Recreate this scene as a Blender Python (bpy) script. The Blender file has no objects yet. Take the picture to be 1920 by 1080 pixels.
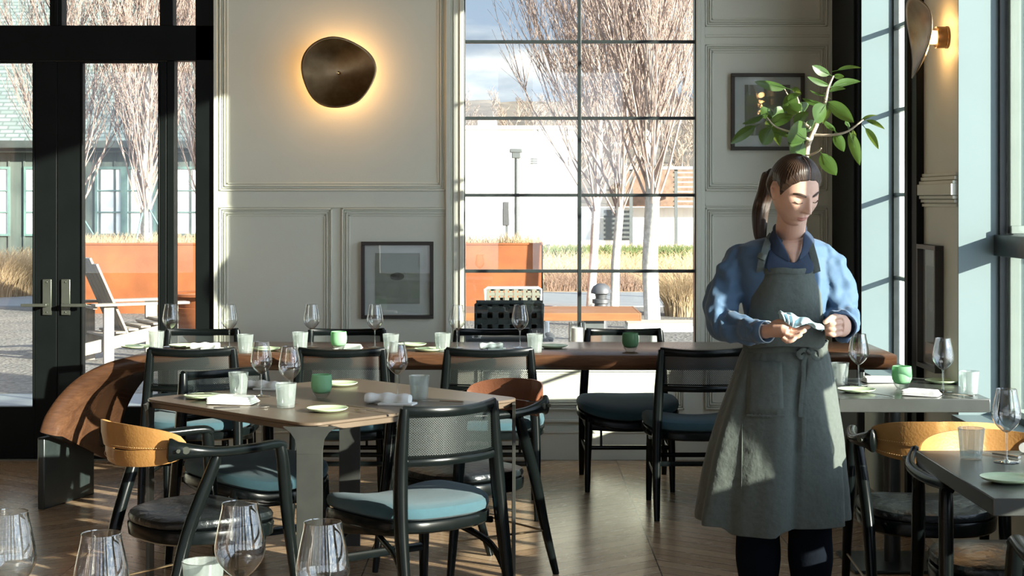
import bpy, bmesh, math, random
from mathutils import Vector, Matrix, noise
random.seed(7)
R = math.radians
F = 3100.0; CH = 1.55; HY = 375.0; CX = 960.0       # focal length in px, eye height, horizon row, vanishing column
sc = bpy.context.scene
COL = sc.collection
# ------------------------------------------------------------------ camera
cam = bpy.data.cameras.new('camera'); camo = bpy.data.objects.new('camera', cam); COL.objects.link(camo)
camo.location = (0, 0, CH); camo.rotation_euler = (R(90), 0, 0)
cam.sensor_width = 36; cam.lens = F / 1920 * 36
cam.shift_y = -(540 - HY) / 1920.0
cam.clip_end = 800
sc.camera = camo
sc.view_settings.view_transform = 'Standard'; sc.view_settings.look = 'None'
sc.view_settings.exposure = 0.62; sc.view_settings.gamma = 1.0
# ------------------------------------------------------------------ sun and sky
SUND = Vector((-1, .75, -.345)).normalized()          # direction the light travels
sl = bpy.data.lights.new('sun', 'SUN'); sl.energy = 13.5; sl.angle = R(.6); sl.color = (1, .93, .80)
so = bpy.data.objects.new('sun', sl); COL.objects.link(so)
so.rotation_euler = SUND.to_track_quat('-Z', 'Y').to_euler(); so.location = (12, -9, 6)
w = bpy.data.worlds.new('sky'); sc.world = w; w.use_nodes = True
nt = w.node_tree; nt.nodes.clear()
def N(t, kind, **kw):
    n = t.nodes.new(kind)
    for k, v in kw.items(): setattr(n, k, v)
    return n
def setin(n, i, v):
    n.inputs[i].default_value = v
def math_(t, op, a, b=None, clamp=False):
    n = N(t, 'ShaderNodeMath', operation=op, use_clamp=clamp)
    for i, v in enumerate((a, b)):
        if v is None: continue
        if isinstance(v, (int, float)): n.inputs[i].default_value = v
        else: t.links.new(v, n.inputs[i])
    return n.outputs[0]
def ramp(t, src, stops, interp='LINEAR'):
    n = N(t, 'ShaderNodeValToRGB'); n.color_ramp.interpolation = interp
    el = n.color_ramp.elements
    while len(el) < len(stops): el.new(.5)
    for e, (p, c) in zip(el, stops):
        e.position = p; e.color = (*c, 1) if len(c) == 3 else c
    t.links.new(src, n.inputs[0]); return n.outputs[0]
def mixc(t, fac, a, b, mode='MIX'):
    n = N(t, 'ShaderNodeMix', data_type='RGBA', blend_type=mode)
    for i, v in ((0, fac), (6, a), (7, b)):
        if isinstance(v, (int, float)): n.inputs[i].default_value = v
        elif isinstance(v, tuple): n.inputs[i].default_value = (*v, 1) if len(v) == 3 else v
        else: t.links.new(v, n.inputs[i])
    return n.outputs[2]
tc = N(nt, 'ShaderNodeTexCoord')
sx = N(nt, 'ShaderNodeSeparateXYZ'); nt.links.new(tc.outputs['Generated'], sx.inputs[0])
grad = ramp(nt, sx.outputs[2], [(0.0, (.62, .70, .80)), (.07, (.40, .50, .64)), (.25, (.33, .44, .62)), (.7, (.30, .46, .75))])
mp = N(nt, 'ShaderNodeMapping'); mp.inputs['Scale'].default_value = (5, 5, 16); mp.inputs['Location'].default_value = (1.35, .4, .15)
nt.links.new(tc.outputs['Generated'], mp.inputs[0])
cn = N(nt, 'ShaderNodeTexNoise'); cn.inputs['Scale'].default_value = 1.6; cn.inputs['Detail'].default_value = 7; cn.inputs['Roughness'].default_value = .52
nt.links.new(mp.outputs[0], cn.inputs[0])
cl = ramp(nt, cn.outputs[0], [(.42, (0, 0, 0)), (.62, (1, 1, 1))])
cn2 = N(nt, 'ShaderNodeTexNoise'); cn2.inputs['Scale'].default_value = 2.3; cn2.inputs['Detail'].default_value = 5
nt.links.new(mp.outputs[0], cn2.inputs[0])
ccol = ramp(nt, cn2.outputs[0], [(.38, (.42, .47, .55)), (.6, (1.15, 1.14, 1.12))])
skyc = mixc(nt, cl, grad, ccol)
dn = N(nt, 'ShaderNodeVectorMath', operation='DOT_PRODUCT'); dn.inputs[1].default_value = tuple(-SUND)
nt.links.new(tc.outputs['Generated'], dn.inputs[0])
glow = math_(nt, 'POWER', math_(nt, 'MAXIMUM', dn.outputs['Value'], 0.0), 3.0)
gl2 = math_(nt, 'ADD', math_(nt, 'MULTIPLY', glow, 5.0), 1.0)
bg = N(nt, 'ShaderNodeBackground'); nt.links.new(skyc, bg.inputs[0])
nt.links.new(math_(nt, 'MULTIPLY', gl2, .85), bg.inputs[1])
wo = N(nt, 'ShaderNodeOutputWorld'); nt.links.new(bg.outputs[0], wo.inputs[0])
try:
    w.cycles.sampling_method = 'MANUAL'; w.cycles.sample_map_resolution = 512
except Exception: pass
sc.cycles.max_bounces = 10; sc.cycles.transparent_max_bounces = 24; sc.cycles.diffuse_bounces = 5
sc.cycles.sample_clamp_indirect = 6
# ------------------------------------------------------------------ materials
M = {}
def newmat(name):
    m = bpy.data.materials.new(name); m.use_nodes = True; t = m.node_tree; t.nodes.clear()
    o = N(t, 'ShaderNodeOutputMaterial'); M[name] = m
    return m, t, o
def coord(t, scale=1.0, kind='Object'):
    c = N(t, 'ShaderNodeTexCoord'); mp = N(t, 'ShaderNodeMapping')
    mp.inputs['Scale'].default_value = (scale,)*3 if isinstance(scale, (int, float)) else scale
    t.links.new(c.outputs[kind], mp.inputs[0]); return mp.outputs[0]
def noise_(t, vec, scale, detail=4, rough=.5, dist=0):
    n = N(t, 'ShaderNodeTexNoise'); n.inputs['Scale'].default_value = scale; n.inputs['Detail'].default_value = detail
    n.inputs['Roughness'].default_value = rough; n.inputs['Distortion'].default_value = dist
    t.links.new(vec, n.inputs[0]); return n.outputs[0]
def bump_(t, h, strength, dist=.01):
    b = N(t, 'ShaderNodeBump'); b.inputs['Strength'].default_value = strength; b.inputs['Distance'].default_value = dist
    t.links.new(h, b.inputs['Height']); return b.outputs[0]
def simple(name, col, rough=.5, metal=0, var=0.12, nscale=8, bump=0, bscale=60, spec=.5, stretch=(1,1,1), sheen=0, coat=0, sub=0):
    m, t, o = newmat(name)
    p = N(t, 'ShaderNodeBsdfPrincipled')
    v = coord(t, stretch)
    nz = noise_(t, v, nscale, 5, .6)
    a = tuple(max(0, c*(1-var)) for c in col); b = tuple(min(1, c*(1+var)) for c in col)
    t.links.new(ramp(t, nz, [(.3, a), (.7, b)]), p.inputs['Base Color'])
    setin(p, 'Roughness', rough); setin(p, 'Metallic', metal); setin(p, 'Specular IOR Level', spec)
    if sheen: setin(p, 'Sheen Weight', sheen)
    if coat: setin(p, 'Coat Weight', coat); setin(p, 'Coat Roughness', .15)
    if sub: setin(p, 'Subsurface Weight', sub); p.inputs['Subsurface Radius'].default_value = (.012, .005, .003)
    if bump: t.links.new(bump_(t, noise_(t, v, bscale, 3), bump), p.inputs['Normal'])
    t.links.new(p.outputs[0], o.inputs[0]); return m
simple('wall_paint', (.625, .64, .555), .55, var=.02, nscale=3, bump=.04, bscale=120)
simple('ceiling_paint', (.30, .24, .17), .7, var=.03)
simple('black_paint', (.0035, .005, .005), .5, var=.2, nscale=5, spec=.12)
simple('black_steel', (.016, .022, .022), .35, var=.3, nscale=12)
simple('teal_paint', (.130, .180, .190), .5, var=.05, nscale=2)
simple('sash_grey', (.16, .19, .165), .45, var=.06)
simple('handle_metal', (.10, .11, .09), .35, metal=.7)
simple('bronze', (.25, .185, .11), .36, metal=1, var=.2, nscale=4)
simple('bronze_dark', (.09, .055, .03), .4, metal=.8)
simple('table_bronze', (.135, .10, .07), .32, metal=.25, var=.1, nscale=6, spec=.6)
simple('table_grey', (.065, .07, .066), .24, metal=.25, var=.15, nscale=5, spec=.6)
simple('leg_steel', (.04, .042, .038), .38, metal=.4, var=.2)
simple('chair_black', (.003, .0045, .0045), .22, var=.2, nscale=15, spec=.17)
simple('teal_fabric', (.027, .076, .098), .9, var=.08, nscale=40, bump=.35, bscale=900, sheen=.12)
simple('black_leather', (.007, .010, .011), .30, var=.2, nscale=6, bump=.5, bscale=28, spec=.4)
simple('tan_leather', (.31, .155, .045), .5, var=.12, nscale=14, bump=.12, bscale=120, spec=.4)
simple('tan_leather_shaded', (.13, .05, .025), .35, var=.15, nscale=14, bump=.12, bscale=120)  # tan leather again, shade put into the darker colour
simple('stitch', (.65, .45, .22), .7)
simple('ceramic', (.52, .66, .42), .28, var=.04, nscale=20)
simple('linen', (.78, .79, .76), .9, var=.03, nscale=30, bump=.2, bscale=500, sheen=.1)
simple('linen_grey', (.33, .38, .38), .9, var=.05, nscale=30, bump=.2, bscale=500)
simple('linen_blue', (.40, .58, .66), .9, var=.05, nscale=30, bump=.2, bscale=500)
simple('cutlery', (.6, .58, .53), .2, metal=1, var=.05)
simple('frame_wood', (.022, .016, .012), .4)
simple('mat_board', (.50, .52, .50), .8, var=.03)
simple('rust', (.25, .072, .018), .75, var=.25, nscale=2.2, bump=.1, bscale=60)
simple('concrete', (.24, .25, .26), .85, var=.08, nscale=3)
simple('grey_timber', (.45, .37, .28), .8, var=.18, nscale=5, stretch=(1, 1, 6))
simple('orange_timber', (.27, .11, .04), .55, var=.2, nscale=6, stretch=(.6, 6, 6))
simple('bark', (.60, .55, .48), .85, var=.25, nscale=18, bump=.3, bscale=30)
simple('twig', (.34, .25, .21), .85, var=.25, nscale=9)
simple('far_twig', (.30, .235, .19), .9, var=.25, nscale=5)
simple('straw', (.40, .29, .17), .9, var=.25, nscale=6)
simple('shrub_brown', (.22, .14, .10), .9, var=.3, nscale=6)
simple('moss', (.13, .17, .06), .95, var=.3, nscale=3)
simple('hillside', (.16, .13, .10), .95, var=.35, nscale=.15)
simple('white_masonry', (.78, .76, .72), .8, var=.04, nscale=.8, bump=.1, bscale=3)
simple('barn_board', (.10, .125, .11), .7, var=.2, nscale=1.5, stretch=(6, 6, .3))
simple('gutter', (.05, .06, .055), .5)
simple('barn_trim', (.13, .22, .20), .5)
simple('shade_white', (.88, .92, .90), .6, var=.02)
simple('post_grey', (.10, .11, .11), .5)
simple('bollard_grey', (.10, .10, .105), .45, metal=.3)
simple('woven', (.17, .17, .13), .8, var=.1)
simple('woven_dark', (.02, .028, .025), .7)
simple('cushion_grey', (.05, .055, .055), .9)
simple('wax', (.85, .84, .80), .5, sub=.3)
simple('leaf_green', (.05, .105, .022), .38, var=.25, nscale=9, spec=.5)
simple('stem_pale', (.50, .42, .33), .7, var=.15, nscale=30)
simple('pot_clay', (.16, .15, .14), .7)
simple('soil', (.03, .022, .016), .95)
# leaves let some light through
_m = M['leaf_green']; _t = _m.node_tree
_p = [n for n in _t.nodes if n.type == 'BSDF_PRINCIPLED'][0]; _o = [n for n in _t.nodes if n.type == 'OUTPUT_MATERIAL'][0]
_tr = N(_t, 'ShaderNodeBsdfTranslucent'); _tr.inputs[0].default_value = (.16, .22, .035, 1)
_mx = N(_t, 'ShaderNodeMixShader'); _mx.inputs[0].default_value = .38
_t.links.new(_p.outputs[0], _mx.inputs[1]); _t.links.new(_tr.outputs[0], _mx.inputs[2]); _t.links.new(_mx.outputs[0], _o.inputs[0])

def glassmat(name, tint=(.97, .985, .98), edge=(.55, .6, .6), g0=.05, g1=.7, rough=0.0, trans=None, twt=0, power=3.0):
    """thin clear glass: transmission that darkens towards the rim, mirror reflection that grows there"""
    m, t, o = newmat(name)
    lw = N(t, 'ShaderNodeLayerWeight'); lw.inputs[0].default_value = .5
    f = math_(t, 'POWER', lw.outputs['Facing'], power)
    tb = N(t, 'ShaderNodeBsdfTransparent'); t.links.new(mixc(t, f, tint, edge), tb.inputs[0])
    gb = N(t, 'ShaderNodeBsdfGlossy'); gb.inputs['Roughness'].default_value = rough; gb.inputs[0].default_value = (1, 1, 1, 1)
    fac = math_(t, 'ADD', math_(t, 'MULTIPLY', f, g1-g0), g0)
    mx = N(t, 'ShaderNodeMixShader'); t.links.new(fac, mx.inputs[0]); t.links.new(tb.outputs[0], mx.inputs[1]); t.links.new(gb.outputs[0], mx.inputs[2])
    out = mx.outputs[0]
    if trans:
        tr = N(t, 'ShaderNodeBsdfTranslucent'); tr.inputs[0].default_value = (*trans, 1)
        df = N(t, 'ShaderNodeBsdfDiffuse'); df.inputs[0].default_value = (*trans, 1)
        m3 = N(t, 'ShaderNodeMixShader'); m3.inputs[0].default_value = .5
        t.links.new(tr.outputs[0], m3.inputs[1]); t.links.new(df.outputs[0], m3.inputs[2])
        m2 = N(t, 'ShaderNodeMixShader'); m2.inputs[0].default_value = twt
        t.links.new(out, m2.inputs[1]); t.links.new(m3.outputs[0], m2.inputs[2]); out = m2.outputs[0]
    t.links.new(out, o.inputs[0]); return m
glassmat('window_glass', (.96, .985, .975), (.8, .86, .84), .045, .6, power=4)
glassmat('clear_glass', (.96, .97, .97), (.16, .19, .19), .10, .9, power=1.7)
glassmat('glass_water', (.93, .95, .95), (.5, .52, .5), .12, .6, power=2)
glassmat('frosted_glass', (.9, .93, .92), (.6, .66, .65), .10, .5, rough=.12, trans=(.62, .68, .66), twt=.22)
glassmat('green_glass', (.35, .85, .5), (.2, .5, .3), .06, .35, rough=.03, trans=(.38, .66, .42), twt=.9)
glassmat('green_glass_dark', (.2, .5, .3), (.1, .3, .15), .06, .35, rough=.03, trans=(.20, .38, .20), twt=.8)
glassmat('picture_glass', (.97, .98, .98), (.9, .9, .9), .022, .8, power=4)

def wood_mat(name, c1, c2, rough, scale=(1, 9, 9), spec=.5):
    m, t, o = newmat(name); p = N(t, 'ShaderNodeBsdfPrincipled'); v = coord(t, scale)
    nz = noise_(t, v, 2.2, 8, .62, 1.2); n2 = noise_(t, v, 16, 4, .6)
    c = ramp(t, nz, [(.3, c1), (.55, tuple((a+b)/2 for a, b in zip(c1, c2))), (.75, c2)])
    t.links.new(mixc(t, .25, c, ramp(t, n2, [(.35, tuple(x*.5 for x in c1)), (.7, c2)])), p.inputs['Base Color'])
    setin(p, 'Roughness', rough); setin(p, 'Specular IOR Level', spec)
    t.links.new(bump_(t, n2, .08), p.inputs['Normal'])
    t.links.new(p.outputs[0], o.inputs[0])
wood_mat('slab_wood', (.05, .023, .013), (.125, .060, .030), .26, (.8, 7, 7))
wood_mat('slab_wood_dark', (.06, .032, .02), (.13, .065, .035), .32, (.8, 7, 7))
wood_mat('weathered', (.24, .20, .155), (.38, .33, .27), .8, (5, 5, 1))

# chevron parquet
m, t, o = newmat('parquet'); p = N(t, 'ShaderNodeBsdfPrincipled'); v = coord(t, 1.0)
s = N(t, 'ShaderNodeSeparateXYZ'); t.links.new(v, s.inputs[0]); X, Y = s.outputs[0], s.outputs[1]
a = math_(t, 'DIVIDE', X, .62)
fa = math_(t, 'FRACT', a); tri = math_(t, 'ABSOLUTE', math_(t, 'SUBTRACT', math_(t, 'FRACT', math_(t, 'MULTIPLY', a, .5)), .5))
sh = math_(t, 'MULTIPLY', tri, 1.24*.75)
vv = math_(t, 'DIVIDE', math_(t, 'ADD', Y, sh), .125)
fb = math_(t, 'FRACT', vv); ib = math_(t, 'FLOOR', vv); ia = math_(t, 'FLOOR', a)
cx = N(t, 'ShaderNodeCombineXYZ'); t.links.new(ib, cx.inputs[0]); t.links.new(ia, cx.inputs[1])
wn = N(t, 'ShaderNodeTexWhiteNoise'); t.links.new(cx.outputs[0], wn.inputs[0])
cg = N(t, 'ShaderNodeCombineXYZ'); t.links.new(math_(t, 'MULTIPLY', X, 2.5), cg.inputs[0]); t.links.new(math_(t, 'MULTIPLY', vv, 1.6), cg.inputs[1])
t.links.new(math_(t, 'MULTIPLY', wn.outputs[0], 30), cg.inputs[2])
g = noise_(t, cg.outputs[0], 3.0, 7, .65, 1.5)
base = ramp(t, wn.outputs[0], [(0, (.33, .205, .115)), (.5, (.44, .29, .175)), (1, (.56, .40, .25))])
col = mixc(t, .45, base, ramp(t, g, [(.3, (.13, .08, .045)), (.7, (.54, .39, .25))]))
gap = math_(t, 'MAXIMUM', math_(t, 'GREATER_THAN', math_(t, 'ABSOLUTE', math_(t, 'SUBTRACT', fb, .5)), .478),
            math_(t, 'GREATER_THAN', math_(t, 'ABSOLUTE', math_(t, 'SUBTRACT', fa, .5)), .4955))
t.links.new(mixc(t, gap, col, (.03, .018, .01)), p.inputs['Base Color'])
t.links.new(ramp(t, g, [(.3, (.30,)*3), (.7, (.19,)*3)]), p.inputs['Roughness'])
hh = math_(t, 'SUBTRACT', math_(t, 'MULTIPLY', g, .5), gap)
t.links.new(bump_(t, hh, .22, .004), p.inputs['Normal']); setin(p, 'Specular IOR Level', .6); setin(p, 'Coat Weight', .5); setin(p, 'Coat Roughness', .22)
t.links.new(p.outputs[0], o.inputs[0])

# cane mesh for the chair backs: a diagonal weave with real holes
m, t, o = newmat('cane_mesh'); v = coord(t, 1.0, 'UV')
s = N(t, 'ShaderNodeSeparateXYZ'); t.links.new(v, s.inputs[0])
def cell(sign):
    q = math_(t, 'ADD' if sign > 0 else 'SUBTRACT', s.outputs[0], s.outputs[1])
    return math_(t, 'ABSOLUTE', math_(t, 'SUBTRACT', math_(t, 'FRACT', math_(t, 'MULTIPLY', q, 115.0)), .5))
hole = math_(t, 'LESS_THAN', math_(t, 'MAXIMUM', cell(1), cell(-1)), .27)
p = N(t, 'ShaderNodeBsdfPrincipled'); p.inputs['Base Color'].default_value = (.022, .028, .027, 1); setin(p, 'Roughness', .35)
tb = N(t, 'ShaderNodeBsdfTransparent'); mx = N(t, 'ShaderNodeMixShader')
t.links.new(hole, mx.inputs[0]); t.links.new(p.outputs[0], mx.inputs[1]); t.links.new(tb.outputs[0], mx.inputs[2]); t.links.new(mx.outputs[0], o.inputs[0])

# roof shingles
m, t, o = newmat('shingles'); p = N(t, 'ShaderNodeBsdfPrincipled'); v = coord(t, 1.0, 'UV')
br = N(t, 'ShaderNodeTexBrick'); br.inputs['Scale'].default_value = 1.0; br.inputs['Brick Width'].default_value = .30; br.inputs['Row Height'].default_value = .125
br.inputs['Mortar Size'].default_value = .022; br.inputs['Color1'].default_value = (.15, .19, .175, 1); br.inputs['Color2'].default_value = (.24, .28, .26, 1)
br.inputs['Mortar'].default_value = (.11, .14, .13, 1); t.links.new(v, br.inputs[0])
t.links.new(br.outputs[0], p.inputs['Base Color']); setin(p, 'Roughness', .85); t.links.new(p.outputs[0], o.inputs[0])
# gravel
m, t, o = newmat('gravel'); p = N(t, 'ShaderNodeBsdfPrincipled'); v = coord(t, 1.0)
vo = N(t, 'ShaderNodeTexVoronoi'); vo.inputs['Scale'].default_value = 26; t.links.new(v, vo.inputs[0])
c = mixc(t, .5, ramp(t, vo.outputs['Color'], [(.1, (.07, .065, .06)), (.9, (.27, .25, .22))]), ramp(t, noise_(t, v, .7, 5), [(.3, (.09, .085, .075)), (.7, (.22, .20, .17))]))
t.links.new(c, p.inputs['Base Color']); setin(p, 'Roughness', .9)
t.links.new(bump_(t, vo.outputs['Distance'], .6, .02), p.inputs['Normal']); t.links.new(p.outputs[0], o.inputs[0])
simple('skin', (.60, .37, .275), .48, var=.05, nscale=30, bump=.06, bscale=400, spec=.4, sub=.12)
simple('lip', (.42, .16, .13), .4, var=.08, nscale=60)
simple('brow_hair', (.045, .025, .016), .7)
simple('hair_tie', (.02, .018, .016), .6)
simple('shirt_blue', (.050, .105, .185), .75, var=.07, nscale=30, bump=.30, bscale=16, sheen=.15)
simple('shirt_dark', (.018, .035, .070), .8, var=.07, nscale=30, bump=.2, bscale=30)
simple('shirt_inside', (.36, .45, .52), .8)
simple('apron', (.070, .085, .076), .88, var=.10, nscale=70, bump=.55, bscale=26, sheen=.1)
simple('trousers', (.005, .007, .011), .95, spec=.05, bump=.2, bscale=30)
simple('shoe', (.008, .008, .008), .4)
# hair: fine strands running along the combed direction
m, t, o = newmat('hair'); p = N(t, 'ShaderNodeBsdfPrincipled'); v = coord(t, (1, 1, 1), 'UV')
wv = N(t, 'ShaderNodeMapping'); wv.inputs['Scale'].default_value = (160, 2.2, 1); t.links.new(v, wv.inputs[0])
g = noise_(t, wv.outputs[0], 1.0, 4, .6)
t.links.new(ramp(t, g, [(.3, (.012, .007, .005)), (.7, (.060, .032, .018))]), p.inputs['Base Color']); setin(p, 'Roughness', .38); setin(p, 'Specular IOR Level', .45)
t.links.new(bump_(t, g, .5, .003), p.inputs['Normal']); t.links.new(p.outputs[0], o.inputs[0])
# drawings in the picture frames: soft grey paper with a small dark motif
def art(name, paper, ink, cx_, cy_, r):
    m, t, o = newmat(name); p = N(t, 'ShaderNodeBsdfPrincipled'); v = coord(t, 1.0)
    n = noise_(t, v, 9, 5, .6); s = N(t, 'ShaderNodeSeparateXYZ'); t.links.new(v, s.inputs[0])
    dx = math_(t, 'DIVIDE', math_(t, 'SUBTRACT', s.outputs[0], cx_), r); dy = math_(t, 'DIVIDE', math_(t, 'SUBTRACT', s.outputs[2], cy_), r*.6)
    d = math_(t, 'SQRT', math_(t, 'ADD', math_(t, 'POWER', dx, 2), math_(t, 'POWER', dy, 2)))
    k = ramp(t, math_(t, 'ADD', d, math_(t, 'MULTIPLY', n, .9)), [(.75, (1, 1, 1)), (1.25 if r < .2 else 1.2, (0, 0, 0))]) if False else math_(t, 'LESS_THAN', math_(t, 'ADD', d, math_(t, 'MULTIPLY', n, 1.1)), 1.35)
    t.links.new(mixc(t, math_(t, 'MULTIPLY', k, .8), ramp(t, n, [(.3, tuple(x*.85 for x in paper)), (.7, paper)]), ink), p.inputs['Base Color'])
    setin(p, 'Roughness', .8); t.links.new(p.outputs[0], o.inputs[0])
art('drawing_a', (.25, .27, .23), (.04, .045, .04), 0, .02, .05)
art('drawing_b', (.20, .20, .16), (.33, .34, .30), 0, 0, .05)
def emis(name, col, st):
    m, t, o = newmat(name); e = N(t, 'ShaderNodeEmission'); e.inputs[0].default_value = (*col, 1); e.inputs[1].default_value = st; t.links.new(e.outputs[0], o.inputs[0])
emis('lamp_glow', (1, .55, .2), 14)

# ------------------------------------------------------------------ mesh helpers
def rotz(v, a): c, s_ = math.cos(a), math.sin(a); return Vector((v[0]*c-v[1]*s_, v[0]*s_+v[1]*c, v[2]))
class MB:
    def __init__(s): s.v = []; s.f = []; s.uv = None
    def add(s, vs, fs, T=None):
        b = len(s.v)
        s.v += [tuple(T @ Vector(v)) if T is not None else tuple(v) for v in vs]
        s.f += [tuple(i+b for i in f) for f in fs]; return s
    def box(s, x0, x1, y0, y1, z0, z1, T=None):
        vs = [(x, y, z) for z in (z0, z1) for y in (y0, y1) for x in (x0, x1)]
        return s.add(vs, [(0, 2, 3, 1), (4, 5, 7, 6), (0, 1, 5, 4), (2, 6, 7, 3), (0, 4, 6, 2), (1, 3, 7, 5)], T)
    def loft(s, rings, closed=True, caps=True, T=None):
        n = len(rings[0]); vs = [p for r in rings for p in r]; fs = []
        for i in range(len(rings)-1):
            for j in range(n if closed else n-1):
                k = (j+1) % n
                fs.append((i*n+j, i*n+k, (i+1)*n+k, (i+1)*n+j))
        if caps and closed:
            fs.append(tuple(range(n-1, -1, -1))); fs.append(tuple((len(rings)-1)*n+j for j in range(n)))
        return s.add(vs, fs, T)
    def lathe(s, prof, n=24, c=(0, 0, 0), T=None):
        """profile of (radius, height); radius 0 closes"""
        vs = []; fs = []; idx = []
        for r, z in prof:
            if r < 1e-6: idx.append([len(vs)]); vs.append((c[0], c[1], c[2]+z))
            else:
                idx.append(list(range(len(vs), len(vs)+n)))
                vs += [(c[0]+r*math.cos(2*math.pi*k/n), c[1]+r*math.sin(2*math.pi*k/n), c[2]+z) for k in range(n)]
        for A, B in zip(idx, idx[1:]):
            for k in range(n):
                k2 = (k+1) % n
                if len(A) == 1 and len(B) == 1: continue
                if len(A) == 1: fs.append((A[0], B[k2], B[k]))
                elif len(B) == 1: fs.append((A[k], A[k2], B[0]))
                else: fs.append((A[k], A[k2], B[k2], B[k]))
        return s.add(vs, fs, T)
    def tube(s, pts, rad, n=10, up=(0, 0, 1), sq=2.0, caps=True, T=None, twist=0):
        """sweep; rad = number, (a,b) or a list of those; a is along 'side', b along 'up'; sq = superellipse power"""
        pts = [Vector(p) for p in pts]; m = len(pts)
        rr = rad if isinstance(rad, list) else [rad]*m
        up = Vector(up); rings = []
        for i, p in enumerate(pts):
            d = (pts[min(i+1, m-1)]-pts[max(i-1, 0)]).normalized()
            side = d.cross(up)
            if side.length < 1e-4: side = d.cross(Vector((0, 1, 0.01)))
            side.normalize(); u2 = side.cross(d).normalized()
            r = rr[i]; a, b = r if isinstance(r, tuple) else (r, r)
            ring = []
            for k in range(n):
                th = 2*math.pi*(k+.5)/n + twist; c_, s_ = math.cos(th), math.sin(th)
                cc = math.copysign(abs(c_)**(2/sq), c_); ss = math.copysign(abs(s_)**(2/sq), s_)
                ring.append(p+side*a*cc+u2*b*ss)
            rings.append(ring)
        return s.loft(rings, True, caps, T)
    def prism(s, poly, z0, z1, T=None):
        n = len(poly)
        return s.loft([[(x, y, z0) for x, y in poly], [(x, y, z1) for x, y in poly]], True, True, T)
    def build(s, name, mat, parent=None, bevel=0, seg=2, sub=0, flat=False, ang=.7, loc=None, solid=0):
        me = bpy.data.meshes.new(name); me.from_pydata(s.v, [], s.f)
        bm = bmesh.new(); bm.from_mesh(me); bmesh.ops.recalc_face_normals(bm, faces=bm.faces); bm.to_mesh(me); bm.free()
        if not flat:
            me.shade_smooth(); me.set_sharp_from_angle(angle=ang)
        me.materials.append(M[mat] if isinstance(mat, str) else mat)
        o = bpy.data.objects.new(name, me); COL.objects.link(o)
        if parent is not None: o.parent = parent
        if loc is not None: o.location = loc
        if solid: md = o.modifiers.new('thick', 'SOLIDIFY'); md.thickness = solid; md.offset = 0
        if bevel:
            md = o.modifiers.new('edge', 'BEVEL'); md.width = bevel; md.segments = seg; md.limit_method = 'ANGLE'; md.angle_limit = .6
        if sub:
            md = o.modifiers.new('soft', 'SUBSURF'); md.levels = sub; md.render_levels = sub
        return o
def smooth(pts, k=6):
    """Catmull-Rom through points (tuples of any length)"""
    out = []; n = len(pts)
    for i in range(n-1):
        p0, p1, p2, p3 = pts[max(i-1, 0)], pts[i], pts[i+1], pts[min(i+2, n-1)]
        for j in range(k):
            t_ = j/k
            out.append(tuple(.5*(2*b+(c-a)*t_+(2*a-5*b+4*c-d)*t_*t_+(-a+3*b-3*c+d)*t_**3) for a, b, c, d in zip(p0, p1, p2, p3)))
    out.append(tuple(pts[-1])); return out
def at(px, py, D): return Vector(((px-CX)/F*D, D, CH-(py-HY)/F*D))
def on(px, py, z):
    """point of the horizontal plane z seen at this pixel"""
    D = F*(CH-z)/(py-HY); return Vector(((px-CX)/F*D, D, z))
def root(name, label, cat, loc, rz=0, group=None, kind=None):
    o = bpy.data.objects.new(name, None); COL.objects.link(o); o.empty_display_size = .1
    o.location = loc; o.rotation_euler = (0, 0, rz)
    return tag(o, label, cat, group, kind)
def tag(o, label=None, cat=None, group=None, kind=None):
    for k, v in (('label', label), ('category', cat), ('group', group), ('kind', kind)):
        if v: o[k] = v
    return o
def struct(o): o['kind'] = 'structure'; return o
def part(o, label): o['label'] = label; return o
def copy_tree(o, parent=None):
    c = o.copy(); COL.objects.link(c); c.parent = parent
    for ch in [x for x in list(bpy.data.objects) if x.parent == o]: copy_tree(ch, c)
    return c
KIDS = {}
# ------------------------------------------------------------------ the room
BY = 9.87; WX = 1.93; GX = 2.12; CZ = 3.9; OT = 3.55       # back wall, right wall inner face, glass line, ceiling, opening heads
DX0, DX1 = -3.35, -1.777                                    # opening of the glazed doors
WX0, WX1, WZ0 = -.30, 1.105, .66                            # back window
struct(MB().box(-7, GX+.05, -4, BY+.23, -.1, 0).build('floor', 'parquet', flat=True))
struct(MB().box(-7.2, GX+.3, -4.2, BY+.23, CZ, CZ+.2).build('ceiling', 'ceiling_paint', flat=True))
b = MB()
b.box(-7.2, DX0, BY, BY+.23, 0, CZ); b.box(DX0, DX1, BY, BY+.23, OT, CZ); b.box(DX1, WX0, BY, BY+.23, 0, CZ)
b.box(WX0, WX1, BY, BY+.23, 0, WZ0); b.box(WX0, WX1, BY, BY+.23, OT, CZ); b.box(WX1, WX+.25, BY, BY+.23, 0, CZ)
struct(b.build('wall_back', 'wall_paint', flat=True))
b = MB(); b.box(-7.2, -7, -4.2, BY+.23, 0, CZ); struct(b.build('wall_left', 'slab_wood_dark', flat=True))  # unseen wall, given a dark colour to lower the bounced light
# unseen wall behind the camera, its tall openings added for fill light
b = MB(); b.box(-7.2, GX+.2, -4.2, -4, 3.4, CZ); b.box(-7.2, GX+.2, -4.2, -4, 0, .5)
for x0, x1 in ((-7.2, -6.3), (-4.6, -4.1), (-2.4, -1.9), (-.2, .3), (1.6, GX+.2)): b.box(x0, x1, -4.2, -4, .5, 3.4)
struct(b.build('wall_front', 'wall_paint', flat=True))
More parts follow.
